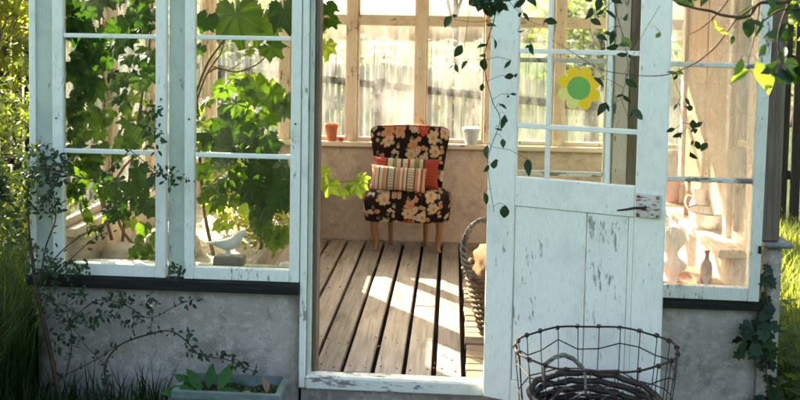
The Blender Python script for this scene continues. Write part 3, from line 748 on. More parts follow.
def pot(c, r, h, label, m='terracotta', lip=.16, name='flower_pot', cat='pot', soil='soil'):
    t = thing(name, label, cat, c)
    build('body', MB().lathe([(r*.66, 0), (r*.70, .002), (r*.92, h*.74), (r*.94, h*.75)], c, 24), m, t)
    build('rim', MB().lathe([(r*.945, h*.751), (r, h*.755), (r*1.02, h*.98), (r*.99, h), (r*.88, h), (r*.86, h*.8), (r*.84, h*.72)], c, 24), m, t)
    build('soil', MB().lathe([(r*.86, h*.78), (r*.4, h*.80), (0.0, h*.81)], c, 16), soil, t)
    return t
p = at(331.5, 138.5, 6.62); pot((p.x, 6.62, .775), .053, .135, 'terracotta pot on the back windowsill, left of the chair')
p = at(471, 142, 6.62); pot((p.x, 6.62, .775), .068, .13, 'pale blue pot on the back windowsill, right of the chair', 'bluepot')
p = at(341, 138, 6.60); b = MB().lathe([(.0, 0), (.016, .003), (.022, .014), (.019, .028), (.006, .034), (0, .032)], (p.x, 6.60, .775), 14).tube([(p.x, 6.60, .806), (p.x+.004, 6.6, .818)], .002, 5)
tag(build('apple', b, 'red'), 'tiny red apple beside the pot on the back windowsill', 'fruit')

# ------------------------------------------------------------------ raised bed on the left
BX0, BX1, BY0, BY1, BZ = XL+.13, -1.005, YF+.22, YB-.10, .40
rbed = thing('raised_bed', 'timber edged raised bed of pale dry soil along the left side', 'planting bed', ((BX0+BX1)/2, BY0, 0))
for i in range(3):
    build('bed_board', bx(BX1-.035, BX1, BY0, BY1, .003+i*.137, .136+i*.137, bev=.004), 'plank', rbed, ax=1)
    if i < 3: build('bed_board', bx(BX0, BX1-.037, BY0, BY0+.03, .003+i*.137, .136+i*.137, bev=.004), 'plank', rbed, ax=0)
b = MB(); nx, ny = 22, 50; from mathutils import noise as NZ
vs = [(BX0+(BX1-.037-BX0)*i/nx, BY0+.032+(BY1-BY0-.034)*j/ny, BZ-.03+.03*NZ.noise(Vector((i*.5, j*.5, 0)))+.012*NZ.noise(Vector((i*1.7, j*1.7, 3)))) for j in range(ny+1) for i in range(nx+1)]
b.add(vs, [(j*(nx+1)+i, j*(nx+1)+i+1, (j+1)*(nx+1)+i+1, (j+1)*(nx+1)+i) for j in range(ny) for i in range(nx)], True)
build('soil', b, 'dry_soil', rbed)
def rock(label, c, r, m='stone', seed=1, name='stone', sq=(1, 1, .7), group=None):
    bm = bmesh.new(); bmesh.ops.create_icosphere(bm, subdivisions=3, radius=1)
    for v in bm.verts:
        d_ = 1+.35*NZ.noise(v.co*1.4+Vector((seed*7.1, 0, 0)))+.1*NZ.noise(v.co*4)
        v.co = Vector((v.co.x*r*sq[0], v.co.y*r*sq[1], v.co.z*r*sq[2]))*d_ + Vector(c)
    bm.verts.index_update(); b = MB().add([v.co[:] for v in bm.verts], [[v.index for v in f.verts] for f in bm.faces], True); bm.free()
    return tag(build(name, b, m), label, 'stone', group)
rock('large pale stone in the raised bed behind the left window', (-1.55, 4.62, .42), .16, 'dry_soil', 1)
rock('small pale stone in the raised bed, below the vine', (-1.76, 4.42, .40), .10, 'dry_soil', 2)
rock('pale stone at the right end of the inner windowsill by the door post', (-.80, 4.16, .43), .05, 'plasterwhite', 3)
pot((-1.055, 6.38, .41), .055, .12, 'terracotta pot on the raised bed corner, seen through the doorway')

# dove on its block, on the inner ledge of the left window
rb('inner_ledge', 'paint_post', BX0-.02, -.70, YF+.165, YF+.235, .405, .452, bev=.004)
DY = 4.06
p = at(229.5, 266.3, DY); PZ = p.z
rb('inner_ledge', 'grey_wood', -1.23, -.70, YF+.012, YF+.161, .442, max(.46, PZ-.001), bev=.003)
blk = build('stone_block', bx(p.x-.074, p.x+.074, DY-.036, DY+.04, PZ, PZ+.054, bev=.008), 'stone'); tag(blk, 'small weathered stone block under the white dove', 'block')
dv = thing('dove_figurine', 'white dove figurine with long tail on a stone block in the window', 'figurine', (p.x-.012, DY, PZ+.054))
def spine(rows, o, n=16):
    R_ = []; pts = [Vector((x, 0, z)) for x, z, _, _ in rows]
    for i, (x, z, rz, ry) in enumerate(rows):
        t = (pts[min(i+1, len(pts)-1)]-pts[max(i-1, 0)]).normalized(); up = Vector((-t.z, 0, t.x))
        R_.append([tuple(Vector(o)+pts[i]+up*rz*math.sin(2*math.pi*k/n)+Vector((0, 1, 0))*ry*math.cos(2*math.pi*k/n)) for k in range(n)])
    return R_
o_ = (p.x-.012, DY, PZ+.054)
build('body', MB().loft(spine([(-.106, .062, .003, .012), (-.085, .060, .006, .018), (-.06, .058, .012, .020), (-.035, .056, .021, .027), (-.008, .054, .030, .034), (.018, .058, .034, .035), (.040, .071, .031, .031), (.056, .090, .023, .023), (.067, .107, .0175, .018), (.077, .117, .0165, .0165), (.087, .118, .012, .012), (.093, .115, .005, .005)], o_)), 'ceramic', dv, sub=1)
build('beak', MB().tube([(o_[0]+.088, DY, o_[2]+.115), (o_[0]+.097, DY, o_[2]+.112), (o_[0]+.104, DY, o_[2]+.107)], [.0055, .004, .0008], 8), 'ceramic', dv)
for sg in (-1, 1):
    build('wing', MB().loft([[(o_[0]+x, DY+sg*(yo+.006*math.cos(2*math.pi*k/10)), o_[2]+z+h*math.sin(2*math.pi*k/10)) for k in range(10)] for x, z, h, yo in ((.035, .062, .006, .028), (.022, .060, .020, .031), (0, .060, .022, .0305), (-.03, .061, .016, .025), (-.06, .063, .008, .018), (-.08, .064, .002, .012))]), 'ceramic', dv, sub=1)
build('foot', MB().lathe([(.022, 0), (.021, .006), (.012, .012), (.012, .035)], (o_[0]+.004, DY, o_[2]), 14), 'ceramic', dv)

# ------------------------------------------------------------------ right-hand bench with the bust
be = thing('potting_bench', 'low timber bench inside the right window', 'bench', (.95, 4.36, 0))
for i in range(3): build('bench_board', bx(.50, 1.375, 4.115+i*.158, 4.115+i*.158+.153, .375, .40, bev=.003), 'tan_board', be, ax=0)
for x in (.53, 1.30):
    for y in (4.13, 4.53): build('leg', bx(x, x+.05, y, y+.05, 0, .374, bev=.003), 'tan_board', be, ax=2)
BB = at(676, 286, 4.20)
TX = .135
tr = thing('tray', 'shallow reddish wooden tray under the white bust', 'tray', (.97+TX, 4.26, .401))
build('base', bx(.86+TX, 1.09+TX, 4.16, 4.36, .401, .409, bev=.002), 'terracotta', tr)
for a in ((.86, 1.09, 4.15, 4.1595, .401, .427), (.86, 1.09, 4.3605, 4.37, .401, .427), (.85, .8595, 4.15, 4.37, .401, .427), (1.0905, 1.10, 4.15, 4.37, .401, .427)): build('edge', bx(a[0]+TX, a[1]+TX, *a[2:], bev=.002), 'terracotta', tr)
def bust(c, s=1.):
    t = thing('bust', 'white plaster bust of a head on a round socle behind the right window', 'statue', c)
    n = 40; rings = []
    prof = [(0, .050, .050, 0), (.008, .052, .052, 0), (.014, .045, .045, 0), (.024, .032, .032, 0), (.040, .030, .030, 0), (.050, .055, .038, 0), (.060, .078, .044, 0), (.080, .084, .048, 0), (.098, .072, .046, 0), (.110, .050, .042, .002), (.120, .036, .037, .004), (.136, .033, .035, .004), (.150, .036, .042, .0), (.160, .041, .050, -.004), (.172, .045, .055, -.004), (.185, .048, .058, -.002), (.198, .050, .060, 0), (.212, .051, .062, .002), (.226, .051, .062, .004), (.240, .048, .058, .005), (.252, .041, .050, .006), (.262, .028, .036, .007), (.268, .012, .016, .008), (.269, .002, .003, .008)]
    fa = rad(-105)
    for z, rx, ry, off in prof:
        r_ = []
        for k in range(n):
            a = 2*math.pi*k/n; q = (a+math.pi/2+math.pi) % (2*math.pi)-math.pi  # 0 = face (-y)
            rr = 1.
            if z > .145:
                nose = math.exp(-(q/.13)**2)*(math.exp(-((z-.192)/.010)**2)*.34+math.exp(-((z-.205)/.012)**2)*.18)
                eye = -.16*(math.exp(-((abs(q)-.42)/.16)**2))*math.exp(-((z-.211)/.007)**2)
                mouth = .05*math.exp(-(q/.25)**2)*math.exp(-((z-.174)/.006)**2)+.07*math.exp(-(q/.3)**2)*math.exp(-((z-.160)/.006)**2)
                hair = (.22+.10*math.sin(9*a+60*z))*(1/(1+math.exp(-(abs(q)-1.25)*7))) if z > .165 else 0
                hair = max(hair, (.14+.08*math.sin(11*a+60*z)) if z > .226 else 0)
                rr += nose+eye+mouth+hair
            x, y = rx*rr*math.cos(a), (ry*rr*math.sin(a)+off)
            if z > .11: x, y = x*math.cos(rad(-28))-y*math.sin(rad(-28)), x*math.sin(rad(-28))+y*math.cos(rad(-28))
            r_.append((c[0]+x*s, c[1]+y*s, c[2]+z*s))
        rings.append(r_)
    build('head', MB().loft(rings), 'plasterwhite', t, sub=1)
bust((1.105, 4.26, .410), 1.0)
bt = thing('bottle', 'dark brown glass bottle on the bench beside the bust', 'bottle', (1.285, 4.27, .401))
build('body', MB().lathe([(.026, 0), (.029, .004), (.029, .085), (.024, .105), (.012, .120), (.011, .150)], (1.285, 4.27, .401), 18), 'bottle', bt)
build('cap', MB().lathe([(.013, .1505), (.0135, .164), (.012, .166)], (1.285, 4.27, .401), 14), 'rust', bt)
bt = thing('bottle', 'slim amber bottle on the right inner sill under the tan boards', 'bottle', (1.375, 4.95, .604))
build('body', MB().lathe([(.022, 0), (.025, .004), (.025, .10), (.019, .125), (.009, .145), (.009, .19)], (1.375, 4.95, .604), 18), 'terracotta', bt)
build('cap', MB().lathe([(.011, .1905), (.011, .205)], (1.375, 4.95, .604), 12), 'iron', bt)
pot((1.38, 5.35, .604), .075, .16, 'terracotta pot at the far end of the right inner sill')
ba = thing('enamel_basin', 'white enamel basin on the right inner sill', 'basin', (1.385, 4.62, .604))
build('bowl', MB().lathe([(.045, 0), (.055, .003), (.085, .05), (.098, .09), (.100, .094), (.096, .094), (.082, .052), (.05, .010), (0, .008)], (1.385, 4.62, .604), 26, .95, 1.3), 'ceramic', ba)
build('rim', MB().tube([(1.385+.099*.95*math.cos(2*math.pi*k/26), 4.62+.099*1.3*math.sin(2*math.pi*k/26), .699) for k in range(26)], .004, 6, closed=True), 'iron', ba)
jg = thing('jug', 'white jug on the right inner sill behind the basin', 'jug', (1.39, 4.80, .604))
build('body', MB().lathe([(.04, 0), (.048, .01), (.055, .05), (.048, .10), (.032, .135), (.030, .15), (.038, .172), (.035, .172), (.026, .15), (.026, .13)], (1.39, 4.80, .604), 20), 'ceramic', jg)
build('handle', MB().tube(spline([(1.36, 4.80, .74), (1.325, 4.80, .745), (1.315, 4.80, .70), (1.34, 4.80, .655)], 5), .005, 6), 'ceramic', jg)

# ------------------------------------------------------------------ wicker basket by the door
WB = Vector((.385, 4.60, 0))
wk = thing('wicker_basket', 'tall woven wicker basket standing inside behind the door', 'basket', WB)
def wr(z): return .205+.085*(z/.33)**.9
def weave(c, rad_fn, z0, z1, dz, nst, amp, r, ecc=1., seg=4, n=5):
    b = MB(); z = z0; row = 0
    while z < z1:
        R0 = rad_fn(z); m_ = nst*seg
        pts = [(c[0]+ecc*(R0+amp*math.cos(math.pi*(k/seg+row)))*math.cos(2*math.pi*k/m_), c[1]+(R0+amp*math.cos(math.pi*(k/seg+row)))*math.sin(2*math.pi*k/m_), c[2]+z+random.uniform(-.001, .001)) for k in range(m_)]
        b.tube(pts, r, n, closed=True); z += dz; row += 1
    return b
build('weave', weave(WB, wr, .012, .33, .0145, 30, .0065, .0068), 'wicker', wk)
b = MB()
for k in range(30):
    a = 2*math.pi*k/30; b.tube([(WB.x+(wr(z))*math.cos(a), WB.y+wr(z)*math.sin(a), z) for z in (.0, .11, .22, .34)], .0042, 5)
build('stakes', b, 'wicker', wk)
for q in (0, 1): build('rim', MB().tube([(WB.x+(.295+.010*math.cos(k*.9+q*math.pi))*math.cos(2*math.pi*k/70), WB.y+(.295+.010*math.cos(k*.9+q*math.pi))*math.sin(2*math.pi*k/70), .345+.010*math.sin(k*.9+q*math.pi)) for k in range(70)], .0105, 6, closed=True), 'wicker', wk)
hp = spline([(.135, 4.44, .34), (.088, 4.46, .42), (.085, 4.50, .52), (.13, 4.55, .60), (.20, 4.59, .615), (.24, 4.63, .55), (.22, 4.66, .46)], 9)
for q in range(3): build('handle', MB().tube([v+Vector((0, .012*math.cos(i*.75+q*2.09), 0))+Vector((.012*math.sin(i*.75+q*2.09), 0, .008*math.sin(i*.75+q*2.09))) for i, v in enumerate(hp)], .0095, 6), 'wicker_grey', wk)
build('base', MB().lathe([(.0, .001), (.2, .002), (.205, .012), (0, .014)], WB, 24), 'wicker', wk)
def bundle(c, rx, ry, rz, seed, m='cloth'):
    bm = bmesh.new(); bmesh.ops.create_icosphere(bm, subdivisions=4, radius=1)
    for v in bm.verts:
        d_ = 1+.22*NZ.noise(v.co*1.6+Vector((seed, 0, 0)))+.14*abs(NZ.noise(v.co*3.6+Vector((0, seed, 0))))+.05*NZ.noise(v.co*9)
        v.co = Vector((v.co.x*rx, v.co.y*ry, v.co.z*rz))*d_+Vector(c)
    bm.verts.index_update(); b = MB().add([v.co[:] for v in bm.verts], [[v.index for v in f.verts] for f in bm.faces], True); bm.free(); return b
tag(build('cloth_bundle', bundle((.345, 4.55, .36), .225, .20, .17, 3.), 'cloth'), 'crumpled tan cloth bundle filling the wicker basket', 'cloth')
# pale scrap on the floor near the door post
p_ = at(321, 326, 4.55); rock('dark brown shoe-sized stone on the planks beside the raised bed', (-.90, 4.72, .02), .05, 'leg_wood', 5, sq=(.7, 1.3, .5))

# ================================================================== things outside the door
WC = Vector((.585, 3.335, -.105)); RA, RB_, RH = .312, .285, .497
wb = thing('wire_basket', 'rusty oval wire basket standing in front of the open door', 'basket', WC)
def wpt(a, f, dz=0.):
    k = .80+.20*f**.7; ca, sa = math.cos(a)*RA*k, math.sin(a)*RB_*k; r0 = rad(-4)
    tilt = .018*math.cos(a)*f
    return Vector((WC.x+ca*math.cos(r0)-sa*math.sin(r0), WC.y+ca*math.sin(r0)+sa*math.cos(r0), WC.z+RH*f+dz+tilt-.012*f*math.sin(a)))
build('rim', MB().tube([wpt(2*math.pi*k/64, 1.)+Vector((0, 0, (.003*math.sin(k*.7))) ) for k in range(64)], .0042, 7, closed=True), 'iron', wb)
NW = 22; rr_ = random.Random(3); jit = [[rr_.uniform(-.035, .03) for _ in range(NW)] for _ in range(4)]; skewa = [rr_.uniform(-.03, .03) for _ in range(NW)]
lv = (.86, .62, .38, .15)
for k in range(NW):
    a = 2*math.pi*k/NW
    pts = [wpt(a, 1.0)] + [wpt(a+skewa[k]*(1-f), f, jit[i][k]*(.9 if i == 0 else .5)) for i, f in enumerate(lv)] + [wpt(a+skewa[k], .0)]
    w_ = MB().tube(pts, .0021, 5)
    hk = [wpt(a, 1.)+Vector((math.cos(a)*.008*math.cos(t), math.sin(a)*.008*math.cos(t), .008*math.sin(t)))+Vector((-math.sin(a), math.cos(a), 0))*(.004*(t-3)/3) for t in np.linspace(0, 11, 16)]
    w_.tube(hk, .0024, 5); build('wire', w_, 'iron', wb)
for i, f in enumerate(lv): build('hoop', MB().tube([wpt(2*math.pi*k/NW+skewa[k]*(1-f), f, jit[i][k]*(.9 if i == 0 else .5)) for k in range(NW)], .0028, 5, closed=True), 'iron', wb)
build('hoop', MB().tube([wpt(2*math.pi*k/40, 0, .004) for k in range(40)], .0045, 6, closed=True), 'iron', wb)
b = MB()
for q in range(-3, 4):
    x = q*.075; yy = RB_*.8*math.sqrt(max(0, 1-(x/(RA*.8))**2)); b.tube([(WC.x+x, WC.y-yy, WC.z+.004), (WC.x+x, WC.y+yy, WC.z+.004)], .0026, 5)
build('base_wires', b, 'iron', wb)
ib = thing('willow_basket', 'dark weathered willow basket sitting inside the wire basket', 'basket', (WC.x, WC.y, WC.z+.008))
b = MB(); rows = []
for i in range(13):
    f = i/12; k = .50+.40*f; z = WC.z+.012+.29*f**1.3
    b.tube([(WC.x+RA*.80*k/.9*math.cos(2*math.pi*q/48)+rr_.uniform(-.004, .004), WC.y+RB_*.80*k/.9*math.sin(2*math.pi*q/48)+rr_.uniform(-.004, .004), z+.004*math.cos(math.pi*q/2+i*math.pi)+rr_.uniform(-.003, .003)) for q in range(48)], .0135, 5, closed=True)
build('weave', b, 'wicker_dark', ib)
b = MB()
for i in range(26):
    a0 = rr_.uniform(0, 6.28); rr0 = rr_.uniform(.25, .95); ln_ = rr_.uniform(.7, 1.8); zz0 = WC.z+.24+rr_.uniform(-.03, .05)
    b.tube(spline([(WC.x+RA*.78*(rr0+rr_.uniform(-.1, .1))*math.cos(a0+t*ln_), WC.y+RB_*.78*(rr0+rr_.uniform(-.1, .1))*math.sin(a0+t*ln_), zz0+rr_.uniform(-.012, .02)) for t in (0, .33, .66, 1)], 4), .006, 5)
build('twigs', b, 'wicker_dark', ib)
def loop(x0, x1, y, z0, h, m):
    b = MB(); P_ = spline([(x0, y, z0), (x0+.01, y+.01, z0+h*.7), ((x0+x1)/2, y+.02, z0+h), (x1-.01, y, z0+h*.65), (x1, y-.03, z0)], 6)
    for q in range(3): b.tube([v+Vector((0, .006*math.cos(i*.8+q*2.1), .006*math.sin(i*.8+q*2.1))) for i, v in enumerate(P_)], .0055, 5)
    build('handle', b, m, ib)
loop(.40, .57, 3.46, .17, .13, 'wicker_grey'); loop(.60, .80, 3.24, .13, .075, 'wicker_grey')

# planter trough by the wall
PX0, PX1, PY0, PY1, PT = -1.205, -.738, 3.63, 3.835, .015
pt = thing('planter_trough', 'grey green planter trough on the ground below the left window', 'planter', ((PX0+PX1)/2, 3.73, GZ))
b = MB(); zb = GZ+.005; w_ = .014; fl_ = .03
def trough(z, e): return [(PX0+fl_-e, PY0+fl_-e, z), (PX1-fl_+e, PY0+fl_-e, z), (PX1-fl_+e, PY1-fl_*.3+e*.3, z), (PX0+fl_-e, PY1-fl_*.3+e*.3, z)]
R4 = [trough(zb, 0), trough(PT-.03, fl_), trough(PT-.03, fl_+.008), trough(PT, fl_+.010), trough(PT, fl_-w_), trough(PT-.16, fl_*.4-w_)]
b.loft(R4); b.sm = [False]*len(b.sm); build('box', b, 'planter', pt)
b = MB().add([(x, y, PT-.04+.01*math.sin(x*40)*math.cos(y*50)) for y in np.linspace(PY0+.016, PY1-.016, 8) for x in np.linspace(PX0+.016, PX1-.016, 24)], [(j*24+i, j*24+i+1, (j+1)*24+i+1, (j+1)*24+i) for j in range(7) for i in range(23)], True); build('soil', b, 'soil', pt)
bl = thing('broad_leaf_plant', 'young plant with broad green leaves at the left end of the trough', 'plant', (-1.08, 3.72, PT-.04))
TB = tmpl_ovate(.42, .16)
for (x, y, tx, ty, tz, sz) in ((-1.03, 3.72, .25, -.2, 1, .145), (-1.12, 3.70, -.9, -.6, .25, .16), (-1.10, 3.71, -.5, .1, .7, .13), (-1.06, 3.70, .2, -.9, .35, .11), (-1.14, 3.74, -.9, .1, .45, .12), (-1.08, 3.74, .0, .5, .8, .12), (-1.03, 3.70, .6, -.5, .5, .10), (-1.10, 3.68, -.3, -.9, .5, .10)):
    leaf_obj('leaf', 'broad', TB, 'broad', (x, y, PT-.035), (-tx*.4+.1, -.8, .6), (tx, ty, tz), sz, bl)
wd_ = thing('seedling_patch', 'low seedlings spread over the trough soil', 'plant', (-.9, 3.72, PT-.04))
L = Leaves()
for i in range(70):
    x, y = random.uniform(-1.0, -.77), random.uniform(3.66, 3.80); L.add(OV, (x, y, PT-.035+random.uniform(0, .015)), rv()*.4+Vector((0, -.3, 1)), rv(), random.uniform(.012, .028))
stuff(build('foliage', L.mb(), 'broad', wd_))
dl = tag(leaf_obj('dry_leaf', 'dry', tmpl_ovate(.5, .3), 'dry_leaf', (-.80, 3.70, PT-.02), (.6, -.6, .5), (.2, -.2, 1), .075, pt), '', '')
dl.parent = None; dl.location = (-.80, 3.70, PT-.025); tag(dl, 'curled dry pinkish leaf standing at the right end of the trough', 'leaf')
dl2 = bpy.data.objects.new('dry_leaf', dl.data); COL.objects.link(dl2); dl2.location = (-.86, 3.69, PT-.028); dl2.rotation_euler = frame((.1, -.3, 1), (-1, -.2, .1)).to_euler(); dl2.scale = (.06,)*3
tag(dl2, 'flat dry leaf lying on the soil in the trough', 'leaf')

# ================================================================== plants
def sz_px(px, Y): return px*Y/FPX
def stem_px(pts, n=5):
    """polyline given as (px, py, Y) -> smooth 3D points at their own distances"""
    return spline([at(*p) for p in pts], n)
def taper(n, a, b): return [a+(b-a)*i/max(1, n-1) for i in range(n)]
def add_stem(parent, pts, r0, r1, m='vine_stem', name='stem', n=6):
    return build(name, MB().tube(pts, taper(len(pts), r0, r1), n), m, parent)
def grape_leaves(parent, clusters, explicit=(), seed=1):
    r_ = random.Random(seed)
    for (px, py, rx, ry, n, s0, s1, y0, y1, m) in clusters:
        for i in range(n):
            t = r_.uniform(0, 6.283); q = math.sqrt(r_.random()); Y = r_.uniform(y0, y1)
            p = at(px+rx*q*math.cos(t), py+ry*q*math.sin(t), Y)
            if p.x < XL+.16 or p.y > YB-.2: continue
            nrm = Vector((r_.gauss(-.25, .45), r_.choice((-1, -1, 1))*r_.uniform(.4, 1.), r_.gauss(.45, .35)))
            leaf_obj('leaf', 'grape%d' % (i % 6), GR[i % 6], m, p, nrm, (r_.gauss(0, .5), r_.gauss(0, .2), -1), sz_px(r_.uniform(s0, s1), Y)/1.75, parent)
    for i, (px, py, s, Y, m, ax, tz) in enumerate(explicit):
        leaf_obj('leaf', 'grape%d' % (i % 6), GR[i % 6], m, at(px, py, Y), (r_.gauss(-.1, .25), -.9, r_.gauss(.3, .2)), (ax, 0, tz), sz_px(s, Y)/1.75, parent)
# vine behind the first window
va = thing('grape_vine', 'dense dark grape vine filling the leftmost window', 'vine', (-1.62, 4.55, .39), 'grape vines inside the glass')
for pts in ([(98, 268, 4.55), (104, 200, 4.6), (92, 120, 4.6), (100, 50, 4.55), (96, -30, 4.5)], [(120, 268, 4.5), (128, 190, 4.55), (140, 110, 4.5), (150, 40, 4.45), (153, -20, 4.4)],
            [(112, 240, 4.5), (95, 180, 4.5), (78, 130, 4.45), (72, 60, 4.5)], [(150, 262, 4.45), (120, 225, 4.5), (112, 165, 4.5), (125, 120, 4.55)], [(104, 200, 4.6), (130, 160, 4.7), (156, 150, 4.6)]):
    sp = stem_px(pts); add_stem(va, sp, .009, .004)
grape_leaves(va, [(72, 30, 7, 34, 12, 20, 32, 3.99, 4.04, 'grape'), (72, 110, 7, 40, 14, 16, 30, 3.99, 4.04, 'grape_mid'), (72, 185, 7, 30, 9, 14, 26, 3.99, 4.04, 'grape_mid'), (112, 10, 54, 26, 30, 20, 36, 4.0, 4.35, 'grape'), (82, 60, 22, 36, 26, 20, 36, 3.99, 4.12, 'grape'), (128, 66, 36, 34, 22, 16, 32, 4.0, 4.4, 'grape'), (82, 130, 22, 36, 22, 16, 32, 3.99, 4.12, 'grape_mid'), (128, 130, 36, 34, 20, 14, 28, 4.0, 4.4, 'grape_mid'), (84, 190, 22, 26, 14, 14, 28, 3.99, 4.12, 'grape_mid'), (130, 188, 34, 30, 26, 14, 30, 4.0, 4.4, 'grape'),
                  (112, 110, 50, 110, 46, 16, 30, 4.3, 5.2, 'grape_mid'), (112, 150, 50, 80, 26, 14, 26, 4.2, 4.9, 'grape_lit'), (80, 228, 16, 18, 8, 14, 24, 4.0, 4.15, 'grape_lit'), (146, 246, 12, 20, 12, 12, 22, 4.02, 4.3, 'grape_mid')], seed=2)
# vine behind the second window
vb_ = thing('grape_vine', 'grape vine with bare red stems behind the window beside the doorway', 'vine', (-1.15, 4.55, .39), 'grape vines inside the glass')
for pts, r0, r1 in (([(196, 92, 4.4), (208, 62, 4.45), (224, 40, 4.45), (240, 12, 4.5), (258, -20, 4.5)], .008, .005), ([(194, 110, 4.4), (206, 75, 4.4), (222, 50, 4.45), (226, 20, 4.5), (222, -15, 4.5)], .006, .003),
            ([(206, 74, 4.4), (218, 68, 4.4), (236, 72, 4.4), (256, 65, 4.4), (272, 50, 4.42)], .006, .003), ([(212, 66, 4.4), (228, 70, 4.42), (242, 62, 4.42)], .004, .002), ([(272, 50, 4.42), (282, 44, 4.42), (290, 48, 4.4)], .003, .002),
            ([(215, 262, 4.6), (205, 215, 4.6), (200, 160, 4.5), (196, 92, 4.4)], .010, .008), ([(262, 262, 4.7), (258, 200, 4.6), (240, 150, 4.55), (250, 100, 4.5)], .009, .004), ([(205, 200, 4.5), (222, 176, 4.45), (250, 205, 4.45), (272, 232, 4.5)], .004, .003)):
    add_stem(vb_, stem_px(pts), r0, r1)
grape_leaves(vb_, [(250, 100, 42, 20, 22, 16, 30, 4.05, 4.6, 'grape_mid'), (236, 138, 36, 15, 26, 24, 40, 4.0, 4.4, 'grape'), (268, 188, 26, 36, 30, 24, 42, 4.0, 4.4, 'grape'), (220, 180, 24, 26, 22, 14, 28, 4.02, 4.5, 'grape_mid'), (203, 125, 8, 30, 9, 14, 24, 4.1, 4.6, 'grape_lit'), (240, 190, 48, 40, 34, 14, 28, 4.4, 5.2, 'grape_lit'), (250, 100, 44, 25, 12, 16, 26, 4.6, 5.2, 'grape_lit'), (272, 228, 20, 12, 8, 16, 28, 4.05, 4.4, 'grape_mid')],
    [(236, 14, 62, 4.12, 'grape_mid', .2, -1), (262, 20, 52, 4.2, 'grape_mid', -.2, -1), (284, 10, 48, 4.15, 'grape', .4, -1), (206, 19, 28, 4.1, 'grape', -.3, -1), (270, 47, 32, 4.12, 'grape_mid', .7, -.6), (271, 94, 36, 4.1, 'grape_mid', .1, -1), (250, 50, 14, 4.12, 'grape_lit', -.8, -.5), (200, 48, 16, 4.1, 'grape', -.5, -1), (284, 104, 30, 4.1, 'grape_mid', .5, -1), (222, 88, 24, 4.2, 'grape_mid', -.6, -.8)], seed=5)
# shoots that reach into the doorway
vc = thing('grape_vine', 'sunlit grape vine shoots hanging inside the left of the doorway', 'vine', (-1.08, 5.3, .39), 'grape vines inside the glass')
for pts, r0, r1 in (([(306, 225, 5.3), (314, 150, 5.3), (310, 60, 5.2), (318, -10, 5.2), (322, -40, 5.2)], .008, .004), ([(318, -10, 5.2), (324, 20, 5.2), (324, 48, 5.2)], .003, .0015), ([(312, 190, 5.3), (322, 178, 5.25), (340, 182, 5.2), (360, 180, 5.2)], .004, .002)):
    add_stem(vc, stem_px(pts), r0, r1)
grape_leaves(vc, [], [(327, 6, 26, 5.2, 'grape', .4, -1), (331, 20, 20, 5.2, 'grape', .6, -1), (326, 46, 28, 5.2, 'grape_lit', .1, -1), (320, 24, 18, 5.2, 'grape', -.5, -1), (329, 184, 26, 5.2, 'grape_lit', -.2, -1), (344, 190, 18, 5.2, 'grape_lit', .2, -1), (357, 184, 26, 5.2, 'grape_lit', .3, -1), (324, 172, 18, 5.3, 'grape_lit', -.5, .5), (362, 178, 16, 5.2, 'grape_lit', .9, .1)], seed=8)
# sunlit low plants in the bed
for i, (px, Y, hh, lab) in enumerate(((262, 4.75, .20, 'bright yellow green leafy clump in the bed behind the dove'), (285, 4.95, .18, 'pale green leafy clump in the bed beside the door post'), (238, 5.2, .22, 'yellow green clump in the bed, farther back behind the dove'))):
    p = at(px, 250, Y); t = thing('bed_plant', lab, 'plant', (p.x, Y, .39), 'leafy clumps in the raised bed'); L = Leaves()
    for k in range(150):
        a = random.uniform(0, 6.28); q = random.random()*.13; z = .39+random.uniform(.0, hh)
        L.add(OVN, (p.x+q*math.cos(a), Y+q*math.sin(a)*.8, z), rv(.6)+Vector((0, -.3, .7)), rv(.7)+Vector((math.cos(a), math.sin(a), .4)), random.uniform(.035, .075))
    stuff(build('foliage', L.mb(), 'bright_plant', t))
    b = MB()
    for k in range(7):
        a = k*.9; b.tube([(p.x, Y, .385), (p.x+.05*math.cos(a), Y+.05*math.sin(a), .39+hh*.5), (p.x+.10*math.cos(a), Y+.09*math.sin(a), .39+hh)], .002, 4)
    build('stems', b, 'vine_stem', t)

# ------------------------------------------------------------------ fences behind the room
A0, A1 = Vector((-1.61, 10.3)), Vector((.305, 9.3)); dF = (A1-A0).normalized(); per = (A1-A0).length
def fz(s_, z0, z1): return z0+(z1-z0)*s_/per
pf = thing('picket_fence', 'pale grey picket fence with a dark rail behind the garden house', 'fence', (-.6, 9.8, GZ))
nrmF = Vector((dF.y, -dF.x))   # towards the camera
if nrmF.y > 0: nrmF = -nrmF
def fbox(s0, s1, o0, o1, z0a, z1a, z0b, z1b):
    v = []
    for s_, za, zb_ in ((s0, z0a, z1a), (s1, z0b, z1b)):
        for o in (o0, o1):
            q = A0+dF*s_+nrmF*o; v += [(q.x, q.y, za), (q.x, q.y, zb_)]
    return MB().add(v, [(0, 1, 3, 2), (4, 6, 7, 5), (0, 4, 5, 1), (2, 3, 7, 6), (1, 5, 7, 3), (0, 2, 6, 4)])
s_ = -5.2; k = 0
while s_ < 4.6:
    zt = fz(s_, 1.285, 1.24)+random.uniform(-.03, .03); lean = random.uniform(-.008, .008); w_ = random.uniform(.050, .060)
    b = MB(); v = []
    for o in (0, .016):
        for ds, z in ((0, GZ+.02), (w_, GZ+.02), (w_, zt-.035), (w_/2, zt), (0, zt-.035)):
            q = A0+dF*(s_+ds+(lean if z > 0 else 0))+nrmF*o; v.append((q.x, q.y, z))
    b.add(v, [(4, 3, 2, 1, 0), (5, 6, 7, 8, 9)]+[(i, (i+1) % 5, (i+1) % 5+5, i+5) for i in range(5)])
    build('picket', b, 'fence_white', pf, ax=2); s_ += .084
